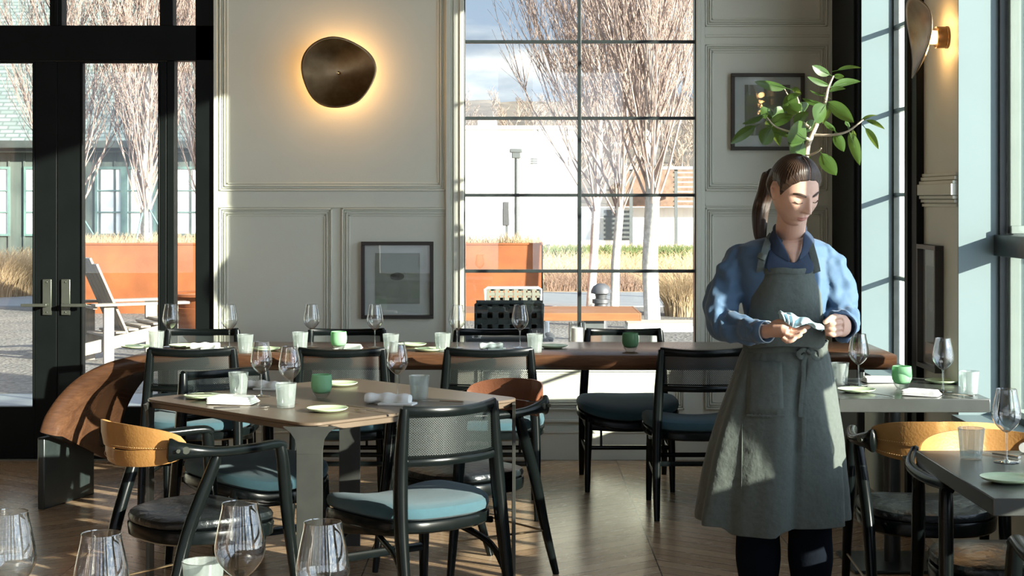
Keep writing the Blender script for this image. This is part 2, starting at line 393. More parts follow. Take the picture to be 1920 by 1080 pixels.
# right wall: piers between the windows
SILL = .60
PIERS = [(BY-.74, BY+.23), (7.15, 7.92), (2.0, 2.5), (-1.0, -.5), (-4.2, -3.2)]
b = MB()
for y0, y1 in PIERS: b.box(WX, GX+.12, y0, y1, 0, CZ)
for (a0, a1), (b0, b1) in zip(PIERS[1:], PIERS): b.box(WX, GX+.12, a1, b0, 0, SILL); b.box(WX, GX+.12, a1, b0, OT, CZ)
struct(b.build('wall_right', 'wall_paint', flat=True))
# painted linings of the deep window reveals
def lining(n, y0, y1):
    b = MB(); e = .012
    b.box(WX-.002, GX+.02, y1-e, y1+.001, SILL, OT); b.box(WX-.002, GX+.02, y0-.001, y0+e, SILL, OT)
    b.box(WX-.03, GX+.02, y0, y1, SILL-.001, SILL+.022); b.box(WX-.002, GX+.02, y0, y1, OT-e, OT+.001)
    struct(b.build(n, 'teal_paint', flat=True))
lining('trim_1', 7.92, BY-.74); lining('trim_2', 2.5, 7.15)
struct(MB().box(WX, 2.15, 4.552, 4.588, SILL, OT).build('trim_3', 'black_paint', flat=True))
# dark casing of the pier in the corner, and dark edge casing on the pier with the lamp
b = MB(); b.box(WX-.02, WX+.003, BY-.735, BY-.001, 0, CZ-.001)
b.box(WX-.035, WX+.003, BY-.70, BY-.60, 0, CZ-.001)
struct(b.build('trim_4', 'black_paint', bevel=.004))
b = MB(); b.box(WX-.035, WX+.003, 7.745, 7.925, 0, CZ-.001); b.box(WX-.05, WX+.003, 7.86, 7.925, 0, CZ-.001)
struct(b.build('trim_5', 'black_paint', bevel=.004))
# panel mouldings: a stepped picture-frame moulding on the wall plane
def mould(b, x0, x1, z0, z1, T=None, wd=.05, sides='lrtb'):
    """rectangular stepped moulding standing off the plane y=0 towards -y"""
    steps = [(0, .010, .016), (.014, .020, .010), (.026, .034, .013), (.040, .050, .006)]
    for a, c, d in steps:
        if 't' in sides: b.box(x0+a*(1 if 'l' in sides else 0), x1-a*(1 if 'r' in sides else 0), -d, .001, z1-c, z1-a, T)
        if 'b' in sides: b.box(x0+a*(1 if 'l' in sides else 0), x1-a*(1 if 'r' in sides else 0), -d, .001, z0+a, z0+c, T)
        if 'l' in sides: b.box(x0+a, x0+c, -d, .001, z0+a, z1-a, T)
        if 'r' in sides: b.box(x1-c, x1-a, -d, .001, z0+a, z1-a, T)
def wx(px): return (px-CX)/F*BY
def wz(py): return CH-(py-HY)/F*BY
TB = Matrix.Translation((0, BY, 0))
b = MB()
b.box(DX1, wx(836), -.007, .001, wz(386), wz(359), TB); b.box(DX1, wx(836), -.014, .001, wz(389), wz(386), TB)
b.box(wx(1322), WX-.04, -.007, .001, wz(383), wz(366), TB); b.box(wx(1322), WX-.04, -.016, .001, wz(386), wz(382), TB)
struct(b.build('trim_6', 'wall_paint', flat=True))
b = MB(); mould(b, wx(412), wx(836), wz(358), 3.6, TB); struct(b.build('trim_7', 'wall_paint', bevel=.002))
b = MB(); mould(b, wx(412), wx(623), .30, wz(390), TB); struct(b.build('trim_8', 'wall_paint', bevel=.002))
b = MB(); mould(b, wx(641), wx(850), .30, wz(390), TB); struct(b.build('trim_9', 'wall_paint', bevel=.002))
b = MB(); mould(b, wx(1322), WX-.05, wz(358), wz(84), TB); struct(b.build('trim_10', 'wall_paint', bevel=.002))
b = MB(); mould(b, wx(1322), WX-.05, wz(50), 3.5, TB); b.box(wx(1322), WX-.04, -.014, .001, wz(70), wz(66), TB); struct(b.build('trim_11', 'wall_paint', bevel=.002))
b = MB(); mould(b, wx(1322), WX-.05, .30, wz(390), TB); struct(b.build('trim_12', 'wall_paint', bevel=.002))
b = MB(); mould(b, wx(895), wx(1283), .30, WZ0-.10, TB); struct(b.build('trim_13', 'wall_paint', bevel=.002))
# casings of the back window, door casing edge and stool
b = MB()
for x0, x1, d in ((836, 845, .03), (845, 850, .018), (850, 862, .026), (862, 870, .036)): b.box(wx(x0), wx(x1), -d, .001, WZ0-.05, OT+.1, TB)
for x0, x1, d in ((1305, 1313, .036), (1313, 1321, .024)): b.box(wx(x0), wx(x1), -d, .001, WZ0-.05, OT+.1, TB)
b.box(wx(402), wx(409), -.035, .001, 0, OT+.1, TB)
struct(b.build('trim_14', 'wall_paint', bevel=.003))
b = MB(); b.box(wx(832), wx(1325), -.055, .06, WZ0-.035, WZ0, TB); b.box(wx(838), wx(1319), -.03, .001, WZ0-.09, WZ0-.035, TB)
struct(b.build('window_sill', 'wall_paint', bevel=.004))
b = MB()
for x0, x1 in ((DX1, WX),): b.box(x0, x1, -.018, .001, 0, .16, TB); b.box(x0, x1, -.024, .001, .16, .175, TB); b.box(x0, x1, -.012, .001, .175, .20, TB); b.box(x0, x1, -.02, .001, .225, .24, TB)
struct(b.build('baseboard_back', 'wall_paint', bevel=.003))
# pier with the lamp: rail and mouldings
TP = Matrix.Translation((WX, 0, 0)) @ Matrix.Rotation(R(90), 4, 'Z') @ Matrix.Rotation(0, 4, 'Z')
TP = Matrix(((0, 1, 0, WX), (1, 0, 0, 0), (0, 0, 1, 0), (0, 0, 0, 1)))       # x -> world y, y -> world x
b = MB()
def pz(py, D=7.4): return CH-(py-HY)/F*D
b.box(7.155, 7.86, -.032, .001, pz(366), pz(345), TP)
for a0, a1, d in ((345, 339, .024), (338, 331, .016), (330, 324, .010)): b.box(7.155, 7.745, -d, .001, pz(a0), pz(a1), TP)
for a0, a1, d in ((373, 367, .024), (380, 374, .016), (388, 382, .010)): b.box(7.155, 7.745, -d, .001, pz(a0), pz(a1), TP)
b.box(7.155, 7.745, -.018, .001, 0, .16, TP); b.box(7.155, 7.745, -.012, .001, .16, .20, TP)
struct(b.build('trim_15', 'wall_paint', bevel=.002))

# ------------------------------------------------------------------ back window
def window(name, frames, panes, label=None):
    r = bpy.data.objects.new(name, None); COL.objects.link(r); r['kind'] = 'structure'
    fr = MB()
    for bx in frames: fr.box(*bx)
    fr.build('window_frame', 'black_steel', r, bevel=.002)
    for bx in panes: MB().box(*bx).build('pane', 'window_glass', r, flat=True)
    return r
fy0, fy1 = BY+.035, BY+.075
hz = [wz(77), wz(221), wz(366), wz(509), wz(77)+.4586]
fr = [(wx(866), wx(872), BY+.01, fy1+.02, WZ0, OT), (wx(1303), wx(1309.5), BY+.01, fy1+.02, WZ0, OT), (wx(1083.5), wx(1090.5), fy0, fy1, WZ0, OT),
      (wx(866), wx(1309), fy0, fy1, WZ0, WZ0+.02), (wx(866), wx(1309), fy0, fy1, OT-.04, OT)]
for z in hz: fr.append((wx(870), wx(1305), fy0+.002, fy1-.002, z-.0095, z+.0095))
window('window_1', fr, [(wx(872), wx(1303), BY+.053, BY+.057, WZ0+.02, OT-.04)])
# ------------------------------------------------------------------ glazed doors and sidelight
def dz(py): return wz(py)
r = bpy.data.objects.new('window_2', None); COL.objects.link(r); r['kind'] = 'structure'
b = MB(); Y0, Y1 = BY-.012, BY+.10
b.box(DX0, DX1, Y0, Y1, dz(114), dz(48)); b.box(DX0, DX0+.1, Y0, Y1, 0, OT); b.box(wx(367), wx(402), Y0, Y1, 0, OT)
b.box(wx(94), wx(117), Y0, Y1, dz(48), OT); b.box(wx(300), wx(325), Y0, Y1, dz(48), OT); b.box(DX0, DX1, Y0, Y1, OT-.08, OT)
b.box(wx(326), wx(367), Y0+.01, Y1, 0, .315); b.box(wx(313), wx(327), Y0+.01, Y1, 0, dz(114))
b.box(wx(94)+.03, wx(117)-.02, Y0-.015, Y0, dz(48), OT)
b.build('window_frame', 'black_paint', r, bevel=.003)
for x0, x1, z0, z1 in ((327, 367, .315, dz(114)), (0-60, 94, dz(48), OT-.08), (117, 300, dz(48), OT-.08), (325, 367, dz(48), OT-.08)):
    MB().box(wx(x0), wx(x1), BY+.05, BY+.056, z0, z1).build('pane', 'window_glass', r, flat=True)
def leaf(name, x0, x1, gx0, gx1, hx, hdir):
    r = bpy.data.objects.new(name, None); COL.objects.link(r); r['kind'] = 'structure'
    b = MB(); a, c = BY-.002, BY+.055
    b.box(x0, gx0, a, c, .008, dz(115)); b.box(gx1, x1, a, c, .008, dz(115)); b.box(gx0, gx1, a, c, .008, .315); b.box(gx0, gx1, a, c, dz(118), dz(115))
    b.box(gx0, gx0+.012, a-.006, c, .315, dz(118)); b.box(gx1-.012, gx1, a-.006, c, .315, dz(118))
    b.build('door_panel', 'black_paint', r, bevel=.003)
    MB().box(gx0, gx1, BY+.025, BY+.031, .315, dz(118)).build('pane', 'window_glass', r, flat=True)
    h = MB(); zc = dz(557)
    h.box(hx-.027, hx+.027, a-.012, a, zc-.107, zc+.107)
    ho = h.build('door_handle', 'handle_metal', r, bevel=.003)
    h = MB(); h.tube([(hx, a-.01, zc-.045), (hx, a-.06, zc-.045)], .011, 12)
    h.box(min(hx-.012*hdir, hx+.14*hdir), max(hx-.012*hdir, hx+.14*hdir), a-.068, a-.054, zc-.054, zc-.036)
    for s_ in (-.09, .09): h.tube([(hx, a-.0165, zc+s_), (hx, a-.011, zc+s_)], .005, 8)
    h.build('lever', 'handle_metal', ho, bevel=.002)
leaf('door_1', -3.25, wx(106.5), -3.1, wx(65), wx(89), -1)
leaf('door_2', wx(107.5), wx(312), wx(152), wx(300), wx(124), 1)
MB().box(-3.25, DX1-.1, BY-.03, BY+.1, .0, .008).build('door_threshold', 'handle_metal')['kind'] = 'structure'
# ------------------------------------------------------------------ right-hand windows
def rwin(name, y0, y1, hzs, posts, mw=.02, rail=None, fw=.045, gd=.04):
    r = bpy.data.objects.new(name, None); COL.objects.link(r); r['kind'] = 'structure'
    b = MB(); g0, g1 = GX-.02, GX+gd
    b.box(g0, g1, y0, y0+fw, SILL, OT); b.box(g0, g1, y1-fw, y1, SILL, OT); b.box(g0, g1, y0, y1, SILL, SILL+.05); b.box(g0, g1, y0, y1, OT-.05, OT)
    for z in hzs: b.box(g0, g1, y0, y1, z-mw/2, z+mw/2)
    for y in posts: b.box(g0, g1, y-.012, y+.012, SILL, OT)
    if rail:
        for y_ in rail[1]: b.box(g0-.03, g1, y_-.04, y_+.04, SILL, OT)
        b.box(g0-.02, g1, y0, y1, rail[0]-.045, rail[0]+.045)
    b.build('window_frame', 'black_steel', r, bevel=.002)
    MB().box(GX+.008, GX+.012, y0+.04, y1-.04, SILL+.04, OT-.04).build('pane', 'window_glass', r, flat=True)
    return r
rwin('window_3', 7.92, BY-.74, hz, [], gd=.012, fw=.03)
w4 = rwin('window_4', 4.57, 7.15, [], [5.92], rail=(1.355, ()), fw=.03)
b2 = MB()
for z0, z1 in ((SILL+.02, 1.31), (1.405, 3.5)):
    b2.box(GX+.015, GX+.075, 7.085, 7.14, z0, z1); b2.box(GX+.08, GX+.10, 7.07, 7.14, z0, z1); b2.box(GX+.104, GX+.20, 7.08, 7.14, z0, z1)
    b2.box(GX+.015, GX+.20, 7.07, 7.14, z0, z0+.035)
b2.build('sash', 'sash_grey', w4, bevel=.003)
rwin('window_5', 2.5, 4.57, [1.04, 2.5], [3.46], mw=.09, fw=.02)
rwin('window_6', -.5, 2.0, [2.5], [.75])
rwin('window_7', -3.2, -1.0, [2.5], [-2.1])
# outer casings of the right-hand windows, seen through the glass
b = MB()
for y in (BY-.74, 7.15): b.box(GX+.12, GX+.26, y-.0, y+.06, .3, CZ); b.box(GX+.12, GX+.17, y-.03, y+.06, .3, CZ)
struct(b.build('trim_16', 'white_masonry', flat=True))

# ------------------------------------------------------------------ wall lamps
def sconce(loc, face, label, rr=.215, en=1.25):
    """face = matrix turning local -y (into the room) to where the disc looks"""
    r = root('wall_lamp', label, 'wall lamp', loc); r.rotation_euler = face.to_euler()
    b = MB(); b.tube([(0, 0, 0), (0, -.012, 0)], .05, 28, up=(0, 0, 1)); b.tube([(0, -.012, 0), (0, -.055, 0)], .048, 28)
    b.build('wall_plate', 'bronze_dark', r, bevel=.002)
    b = MB(); b.tube([(0, -.055, 0), (0, -.085, 0)], .03, 20); b.build('light_ring', 'lamp_glow', r)
    b = MB(); n = 96; rings = []
    for k in range(15):
        t_ = k/14; ring = []
        for j in range(n):
            th = 2*math.pi*j/n
            q = rr*(1+.035*math.cos(2*th+.5)+.03*math.cos(3*th-.6)+.012*math.sin(5*th))
            if -0.95 < th-2*math.pi*(th > math.pi) < .1: q *= 1-.035*math.sin((th-2*math.pi*(th > math.pi)+.95)/1.05*math.pi)
            rad = max(t_, .004)*q
            dep = -.098-.045*(1-t_)**1.2+.012*t_*math.sin(2*th+.6)+.008*t_*math.sin(3*th)
            dep = -.085-.055*t_**1.6+.022*(t_**2)*math.sin(2*th+.9)
            ring.append((rad*math.cos(th), dep, rad*math.sin(th)))
        rings.append(ring)
    b.loft(rings, True, False); b.build('lamp_disc', 'disc_bronze', r, solid=.004)
    l = bpy.data.lights.new('lamp_light', 'POINT'); l.energy = 5.5; l.color = (1, .55, .20); l.shadow_soft_size = .02
    for a in range(6):
        lo = bpy.data.objects.new('lamp_light', l); COL.objects.link(lo); lo.parent = r
        lo.location = (.075*math.cos(a*math.pi/3), -.065, .075*math.sin(a*math.pi/3))
    l.energy = en
    return r
# brushed bronze whose grain turns about the disc's centre
m, t, o = newmat('disc_bronze'); p = N(t, 'ShaderNodeBsdfPrincipled'); v = coord(t, 1.0)
s = N(t, 'ShaderNodeSeparateXYZ'); t.links.new(v, s.inputs[0])
ang_ = math_(t, 'ARCTAN2', s.outputs[2], s.outputs[0])
rad_ = N(t, 'ShaderNodeVectorMath', operation='LENGTH'); t.links.new(v, rad_.inputs[0])
n1 = noise_(t, v, 5, 4, .6)
t.links.new(ramp(t, n1, [(.3, (.13, .085, .045)), (.7, (.34, .25, .15))]), p.inputs['Base Color'])
setin(p, 'Metallic', 1); setin(p, 'Roughness', .28); setin(p, 'Anisotropic', .7)
tg = N(t, 'ShaderNodeTangent', direction_type='RADIAL', axis='Y'); t.links.new(tg.outputs[0], p.inputs['Tangent'])
t.links.new(p.outputs[0], o.inputs[0])
sconce((wx(638), BY, wz(139)), Matrix.Identity(3), 'round bronze disc wall lamp glowing amber above the wainscot of the cream wall')
q = at(1797, 113, 7.0)
sconce((WX, 7.32, 2.27), Matrix.Rotation(R(-90), 3, 'Z'), 'bronze disc wall lamp seen edge-on on the narrow pier between the windows', .185, .25)

# ------------------------------------------------------------------ pictures
def picture(loc, wd, ht, label, draw, T=None, dw=.5, dh=.62, dpx=0, dep=.035):
    r = root('framed_picture', label, 'picture', loc)
    if T is not None: r.rotation_euler = T
    b = MB(); f = .021
    b.box(-wd/2, wd/2, -dep, 0, -ht/2, -ht/2+f); b.box(-wd/2, wd/2, -dep, 0, ht/2-f, ht/2)
    b.box(-wd/2, -wd/2+f, -dep, 0, -ht/2+f, ht/2-f); b.box(wd/2-f, wd/2, -dep, 0, -ht/2+f, ht/2-f)
    b.build('picture_frame', 'frame_wood', r, bevel=.0015)
    MB().box(-wd/2+f*.9, wd/2-f*.9, -.012, -.002, -ht/2+f*.9, ht/2-f*.9).build('mount', 'mat_board', r, flat=True)
    MB().box(-wd*dw/2, wd*dw/2, -.0145, -.0121, -ht*dh/2+.01, ht*dh/2+.01).build('drawing', draw, r, flat=True)
    MB().box(-wd/2+f*.9, wd/2-f*.9, -.022, -.020, -ht/2+f*.9, ht/2-f*.9).build('picture_glass', 'picture_glass', r, flat=True)
    return r
picture((wx(745.5), BY, wz(525)), 135/314, 144/314, 'dark framed small drawing hung low inside the wainscot panel', 'drawing_a', dw=.62, dh=.66)
picture((wx(1438.5), BY, wz(210)), 137/314, 144/314, 'dark framed grey print hung beside the window, behind the potted tree', 'drawing_b', dw=.62, dh=.66)
picture((WX, 7.56, 1.06), .34, .57, 'thick dark framed picture on the pier below the lamp', 'drawing_b', T=(0, 0, R(-90)), dep=.04)
# ------------------------------------------------------------------ long timber table
TZ = .78; TY0, TY1 = 8.20, 8.98
lt = root('long_table', 'long dark-brown timber slab table bending down to a black plate leg', 'table', (0, 0, 0))
path = smooth([(1.91, TZ), (.9, TZ), (-.3, TZ), (-1.3, TZ), (-1.70, TZ), (-1.88, .772), (-2.02, .738), (-2.15, .672), (-2.25, .58), (-2.32, .475), (-2.345, .40)], 5)
rings = []
for i, (x, z) in enumerate(path):
    x0_, z0_ = path[max(i-1, 0)]; x1_, z1_ = path[min(i+1, len(path)-1)]
    d = Vector((x1_-x0_, 0, z1_-z0_)).normalized(); nrm = Vector((d.z, 0, -d.x)); 
    if nrm.z > 0 and d.x < -.5: nrm = -nrm
    nrm = Vector((-d.z, 0, d.x)) if (Vector((-d.z, 0, d.x)).z < 0 or d.z < -.9) else Vector((d.z, 0, -d.x))
    th = .078+.03*max(0, min(1, (-x-1.7)/.6))
    k = max(0, min(1, (-x-1.75)/.55)); k = k*k
    far = Vector((.09*k, -.12*k, -.21*k))            # the far edge of the slab hangs lower at the foot
    wob = lambda q: .008*math.sin(q*3.1)+.005*math.sin(q*7.7+1)
    P0 = Vector((x, TY0+wob(x+z), z)); P1 = Vector((x, TY1+.6*wob(x*1.3+2), z))+far
    c_ = .012
    rings.append([P0+Vector((0, c_, 0)), P0+nrm*c_, P0+nrm*(th*.55)+Vector((0, .004, 0)), P0+nrm*(th-.02)+Vector((0, .018, 0)), P0+nrm*th+Vector((0, .045, 0)),
                  P1+nrm*th+Vector((0, -.045, 0)), P1+nrm*(th-.02)+Vector((0, -.015, 0)), P1+nrm*c_, P1+Vector((0, -c_, 0))])
b = MB(); b.loft(rings); b.build('tabletop', 'slab_wood', lt, ang=.9)
b = MB(); b.box(-.02, .02, -.235, .235, 0, .36)
o = b.build('leg', 'black_steel', lt, bevel=.006); o.location = (-2.29, 8.50, 0); o.rotation_euler = (0, 0, R(-17))
o.scale = (1, 1, 1)
b = MB(); b.box(-.02, .02, -.3, .3, 0, .705); o = b.build('leg', 'black_steel', lt, bevel=.006); o.location = (1.75, 8.59, 0)
b = MB(); b.box(-.02, .02, -.2, .2, 0, .705); o = b.build('leg', 'black_steel', lt, bevel=.006); o.location = (-.62, 8.66, 0)

# ------------------------------------------------------------------ square bronze table
SQ = .75
st = root('square_table', 'square dark bronze metal table with four flat plate legs, set cornerwise', 'table', (-.727, 6.675, 0), R(45))
h = .545; rc = .07; poly = []
for cx_, cy_, a0 in ((h-rc, h-rc, 0), (-h+rc, h-rc, 90), (-h+rc, -h+rc, 180), (h-rc, -h+rc, 270)):
    for k in range(7): a_ = R(a0+k*15); poly.append((cx_+rc*math.cos(a_), cy_+rc*math.sin(a_)))
b = MB(); b.prism(poly, SQ-.012, SQ); b.prism([(x*.985, y*.985) for x, y in poly], SQ-.034, SQ-.012)
b.build('tabletop', 'table_bronze', st, bevel=.003)
for k in range(4):
    b = MB(); T = Matrix.Rotation(R(45+90*k), 4, 'Z'); d0 = h*math.sqrt(2)-rc*.42
    hw = .047; pr = [(-hw, 0), (-hw, SQ-.10), (-hw-.006, SQ-.06), (-hw-.022, SQ-.036), (-hw-.05, SQ-.014), (hw+.05, SQ-.014), (hw+.022, SQ-.036), (hw+.006, SQ-.06), (hw, SQ-.10), (hw, 0)]
    b.loft([[(d0, x, z) for x, z in pr], [(d0-.014, x, z) for x, z in pr]], True, True, T)
    b.box(d0-.0145, d0+.0005, -hw, hw, SQ-.113, SQ-.111, T)
    b.build('leg', 'leg_steel', st, bevel=.002)

# ------------------------------------------------------------------ tables by the right-hand windows
def metal_table(name_label, x0, x1, y0, y1, th):
    r = root('metal_table', name_label, 'table', ((x0+x1)/2, (y0+y1)/2, 0))
    a, c = (x1-x0)/2, (y1-y0)/2
    MB().box(-a, a, -c, c, SQ-th, SQ).build('tabletop', 'table_grey', r, bevel=.003)
    b = MB(); b.tube([(0, 0, .012), (0, 0, SQ-th)], .035, 16); b.build('column', 'black_steel', r)
    MB().box(-.2, .2, -.2, .2, 0, .014).build('base', 'black_steel', r, bevel=.003)
    MB().box(-.15, .15, -.15, .15, SQ-th-.008, SQ-th).build('bracket', 'black_steel', r)
    return r
metal_table('thick dark grey metal table carrying the bright green votive by the window', 1.315, 1.925, 6.65, 7.44, .055)
metal_table('thick-topped dark grey metal table cut off by the right edge of the photo', 1.29, 1.925, 4.43, 5.28, .048)
ft = root('dining_table', 'dark table under the large wine glasses at the bottom edge', 'table', (-.95, 2.95, 0))
MB().box(-1.0, .75, -.4, .32, SQ-.035, SQ).build('tabletop', 'table_bronze', ft, bevel=.003)
for sx_ in (-.93, .68):
    for sy_ in (-.33, .25): b = MB(); b.box(sx_-.025, sx_+.025, sy_-.025, sy_+.025, 0, SQ-.035); b.build('leg', 'leg_steel', ft, bevel=.003)

# ------------------------------------------------------------------ dining chair with cane back (faces +y, seat centre at origin)
def make_dining_chair(style):
    r = root('dining_chair', 'x', 'chair', (0, 0, 0))
    W = .262
    # seat pad with a dished front
    def pad_outline(k, n=48):
        th = 2*math.pi*k/n; c_, s_ = math.cos(th), math.sin(th)
        p_ = 2/3.6 if s_ > 0 else 2/2.6
        return math.copysign(abs(c_)**(2/3.6), c_), math.copysign(abs(s_)**p_, s_)
    n = 48; b = MB(); rings = []
    for sc_, z in ((.30, -.004), (.90, -.002), (.985, .010), (1.0, .026), (.985, .044), (.93, .058), (.78, .066), (.5, .068), (.2, .067), (.02, .067)):
        ring = []
        for k in range(n):
            x, y = pad_outline(k, n); x *= W*sc_; y = y*.268*sc_-.008
            dish = .040*(1-(x/W)**2)*(max(0, y+.05)/.28) - .012*(x/W)**2
            ring.append((x, y, .415+z-dish*.9-(.006 if z > .05 else 0)*(1-(x/W)**2)))
        rings.append(ring)
    b.loft(rings); b.build('seat', 'teal_fabric', r)
    # wooden rim under the pad
    b = MB(); rings = []
    for sc_, z in ((.9, .0), (.985, .0), (1.0, -.008), (.995, -.034), (.96, -.042), (.85, -.042)):
        ring = []
        for k in range(n):
            x, y = pad_outline(k, n); x *= W*sc_; y = y*.271*sc_-.008
            dish = .040*(1-(x/W)**2)*(max(0, y+.05)/.28) - .012*(x/W)**2
            ring.append((x, y, .414+z-dish*.9))
        rings.append(ring)
    b.loft(rings); b.build('seat_frame', 'chair_black', r)
    for s_ in (-1, 1):
        pts = smooth([(s_*.222, -.355, 0), (s_*.221, -.320, .2), (s_*.217, -.288, .40), (s_*.208, -.270, .58), (s_*.199, -.268, .72), (s_*.192, -.272, .822)], 5)
        m_ = len(pts); rd = [(.0135+.0095*math.sin(math.pi*min(1, i/(m_-1)*.9)), .015+.013*math.sin(math.pi*min(1, i/(m_-1)*.95))) for i in range(m_)]
        b = MB(); b.tube(pts, rd, 12, up=(0, 1, 0), sq=2.5); b.build('leg', 'chair_black', r)
        pts = smooth([(s_*.215, .215, 0), (s_*.212, .208, .2), (s_*.205, .195, .395)], 5)
        b = MB(); b.tube(pts, [(.013+.009*i/10, .014+.010*i/10) for i in range(len(pts))], 12, up=(0, 1, 0), sq=2.5); b.build('leg', 'chair_black', r)
    for s_ in (-1, 1):
        b = MB(); b.tube(smooth([(s_*.205, -.24, .385), (s_*.222, 0, .365), (s_*.205, .195, .345)], 4), [(.010, .012+.0022*i) for i in range(9)], 10, up=(0, 0, 1), sq=4); b.build('side_rail', 'chair_black', r)
    b = MB(); b.tube(smooth([(-.205, .205, .352), (0, .222, .345), (.205, .205, .352)], 4), (.010, .026), 10, up=(0, 0, 1), sq=4); b.build('front_rail', 'chair_black', r)
    # curved back frame: top rail, lower rail, stiles and the cane panel between
    def back(u, z):                                     # u -1..1 across
        return Vector((u*(.203-.03*(z-.6)), -.268-.052*(1-u*u), z))
    K = 16
    top = [back(-1+2*k/K, .805+.010*(abs(-1+2*k/K))**2) for k in range(K+1)]
    b = MB(); b.tube(top, (.013, .019), 10, sq=3); b.build('top_rail', 'chair_black', r)
    low = [back(-1+2*k/K, .632) for k in range(K+1)]
    b = MB(); b.tube(low, (.012, .015), 10, sq=3)
    b.build('lower_rail', 'chair_black', r)
    b = MB(); us = .93
    for z in (.793, .652): b.tube([back(-us+2*us*k/K, z) for k in range(K+1)], (.007, .004), 8, sq=3)
    for s_ in (-1, 1): b.tube([back(s_*us, .652+(.141)*k/4) for k in range(5)], (.007, .006), 8, sq=3)
    b.build('panel_frame', 'chair_black', r)
    vs = []; fs = []; uv = []
    for k in range(K+1):
        for j in range(5):
            u = -us+2*us*k/K; z = .652+.141*j/4; q = back(u, z); q.y += .002
            vs.append(q); uv.append((u*.19, z))
    for k in range(K):
        for j in range(4): fs.append((k*5+j, (k+1)*5+j, (k+1)*5+j+1, k*5+j+1))
    b = MB(); b.add(vs, fs); o = b.build('cane_panel', 'cane_mesh', r)
    ul = o.data.uv_layers.new(name='UVMap')
    for l in o.data.loops: ul.data[l.index].uv = uv[l.vertex_index]
    if style == 'arched':
        for s_ in (-1, 1):
            pts = smooth([(s_*.218, -.315, .20), (s_*.205, -.24, .295), (s_*.175, -.08, .345), (s_*.13, .03, .378)], 5)
            b = MB(); b.tube(pts, (.010, .012), 8, sq=3); b.build('brace', 'chair_black', r)
            pts = smooth([(s_*.21, .205, .20), (s_*.18, .17, .30), (s_*.13, .08, .372)], 5)
            b = MB(); b.tube(pts, (.008, .010), 8, sq=3); b.build('brace', 'chair_black', r)
        b = MB(); b.tube([(-.21, .2, .215), (.21, .2, .215)], (.008, .016), 8, sq=4); b.build('stretcher', 'chair_black', r)
    else:
        b = MB()
        b.tube([(-.212, .205, .235), (.212, .205, .235)], (.009, .012), 8, sq=4); b.build('stretcher', 'chair_black', r)
        for s_ in (-1, 1):
            b = MB(); b.tube([(s_*.145, .205, .235), (s_*.145, .195, .375)], .0065, 8); b.build('spindle', 'chair_black', r)
            b = MB(); b.tube([(s_*.22, -.318, .20), (s_*.212, .205, .20)], (.008, .011), 8, sq=4); b.build('stretcher', 'chair_black', r)
        b = MB(); b.tube([(-.215, -.308, .27), (.215, -.308, .27)], (.008, .012), 8, sq=4); b.build('stretcher', 'chair_black', r)
    return r
def place(r, first, x, y, face, label, group, z=0):
    """face = direction (degrees from +x) the sitter looks"""
    o = r if first else copy_tree(r)
    o.location = (x, y, z); o.rotation_euler = (0, 0, R(face-90)); o.scale = (1.05 if 'cane-back chair b' in label or 'cane-back chair at' in label or 'cane-back chair with dark' in label else 1, 1, 1); o['label'] = label; o['group'] = group; return o
ca = make_dining_chair('arched')
place(ca, True, -.385, 6.10, 127, 'black cane-back chair with sunlit teal seat at the near right side of the square table', 'chairs round the square table')
place(ca, False, -1.06, 6.84, -52, 'black cane-back chair with teal seat at the far left side of the square table', 'chairs round the square table')
cb = make_dining_chair('spindle')
gl = 'cane-back chairs along the long table'
place(cb, True, (360-CX)/384*1., 8.07+.27, 90, 'cane-back chair before the long table, beside its curved end', gl)
place(cb, False, (641-CX)/384, 8.33, 90, 'cane-back chair at the long table, directly behind the square table', gl)
place(cb, False, (917-CX)/384, 8.33, 90, 'cane-back chair before the long table, behind the right corner of the square table', gl)
place(cb, False, (1318-CX)/384, 8.33, 90, 'cane-back chair with dark seat at the long table, partly hidden by the apron', gl)
place(cb, False, (388-CX)/330, 8.99, -90, 'cane-back chair against the wall beyond the curved end of the long table', gl)
place(cb, False, (655-CX)/330, 8.99, -90, 'cane-back chair behind the long table, showing beside the pale green votive', gl)
place(cb, False, (925-CX)/330, 8.99, -90, 'cane-back chair behind the long table, beneath the black woven outdoor chair', gl)
place(cb, False, (1171-CX)/337, 8.99, -90, 'cane-back chair behind the long table, facing the room by the dark green votive', gl)

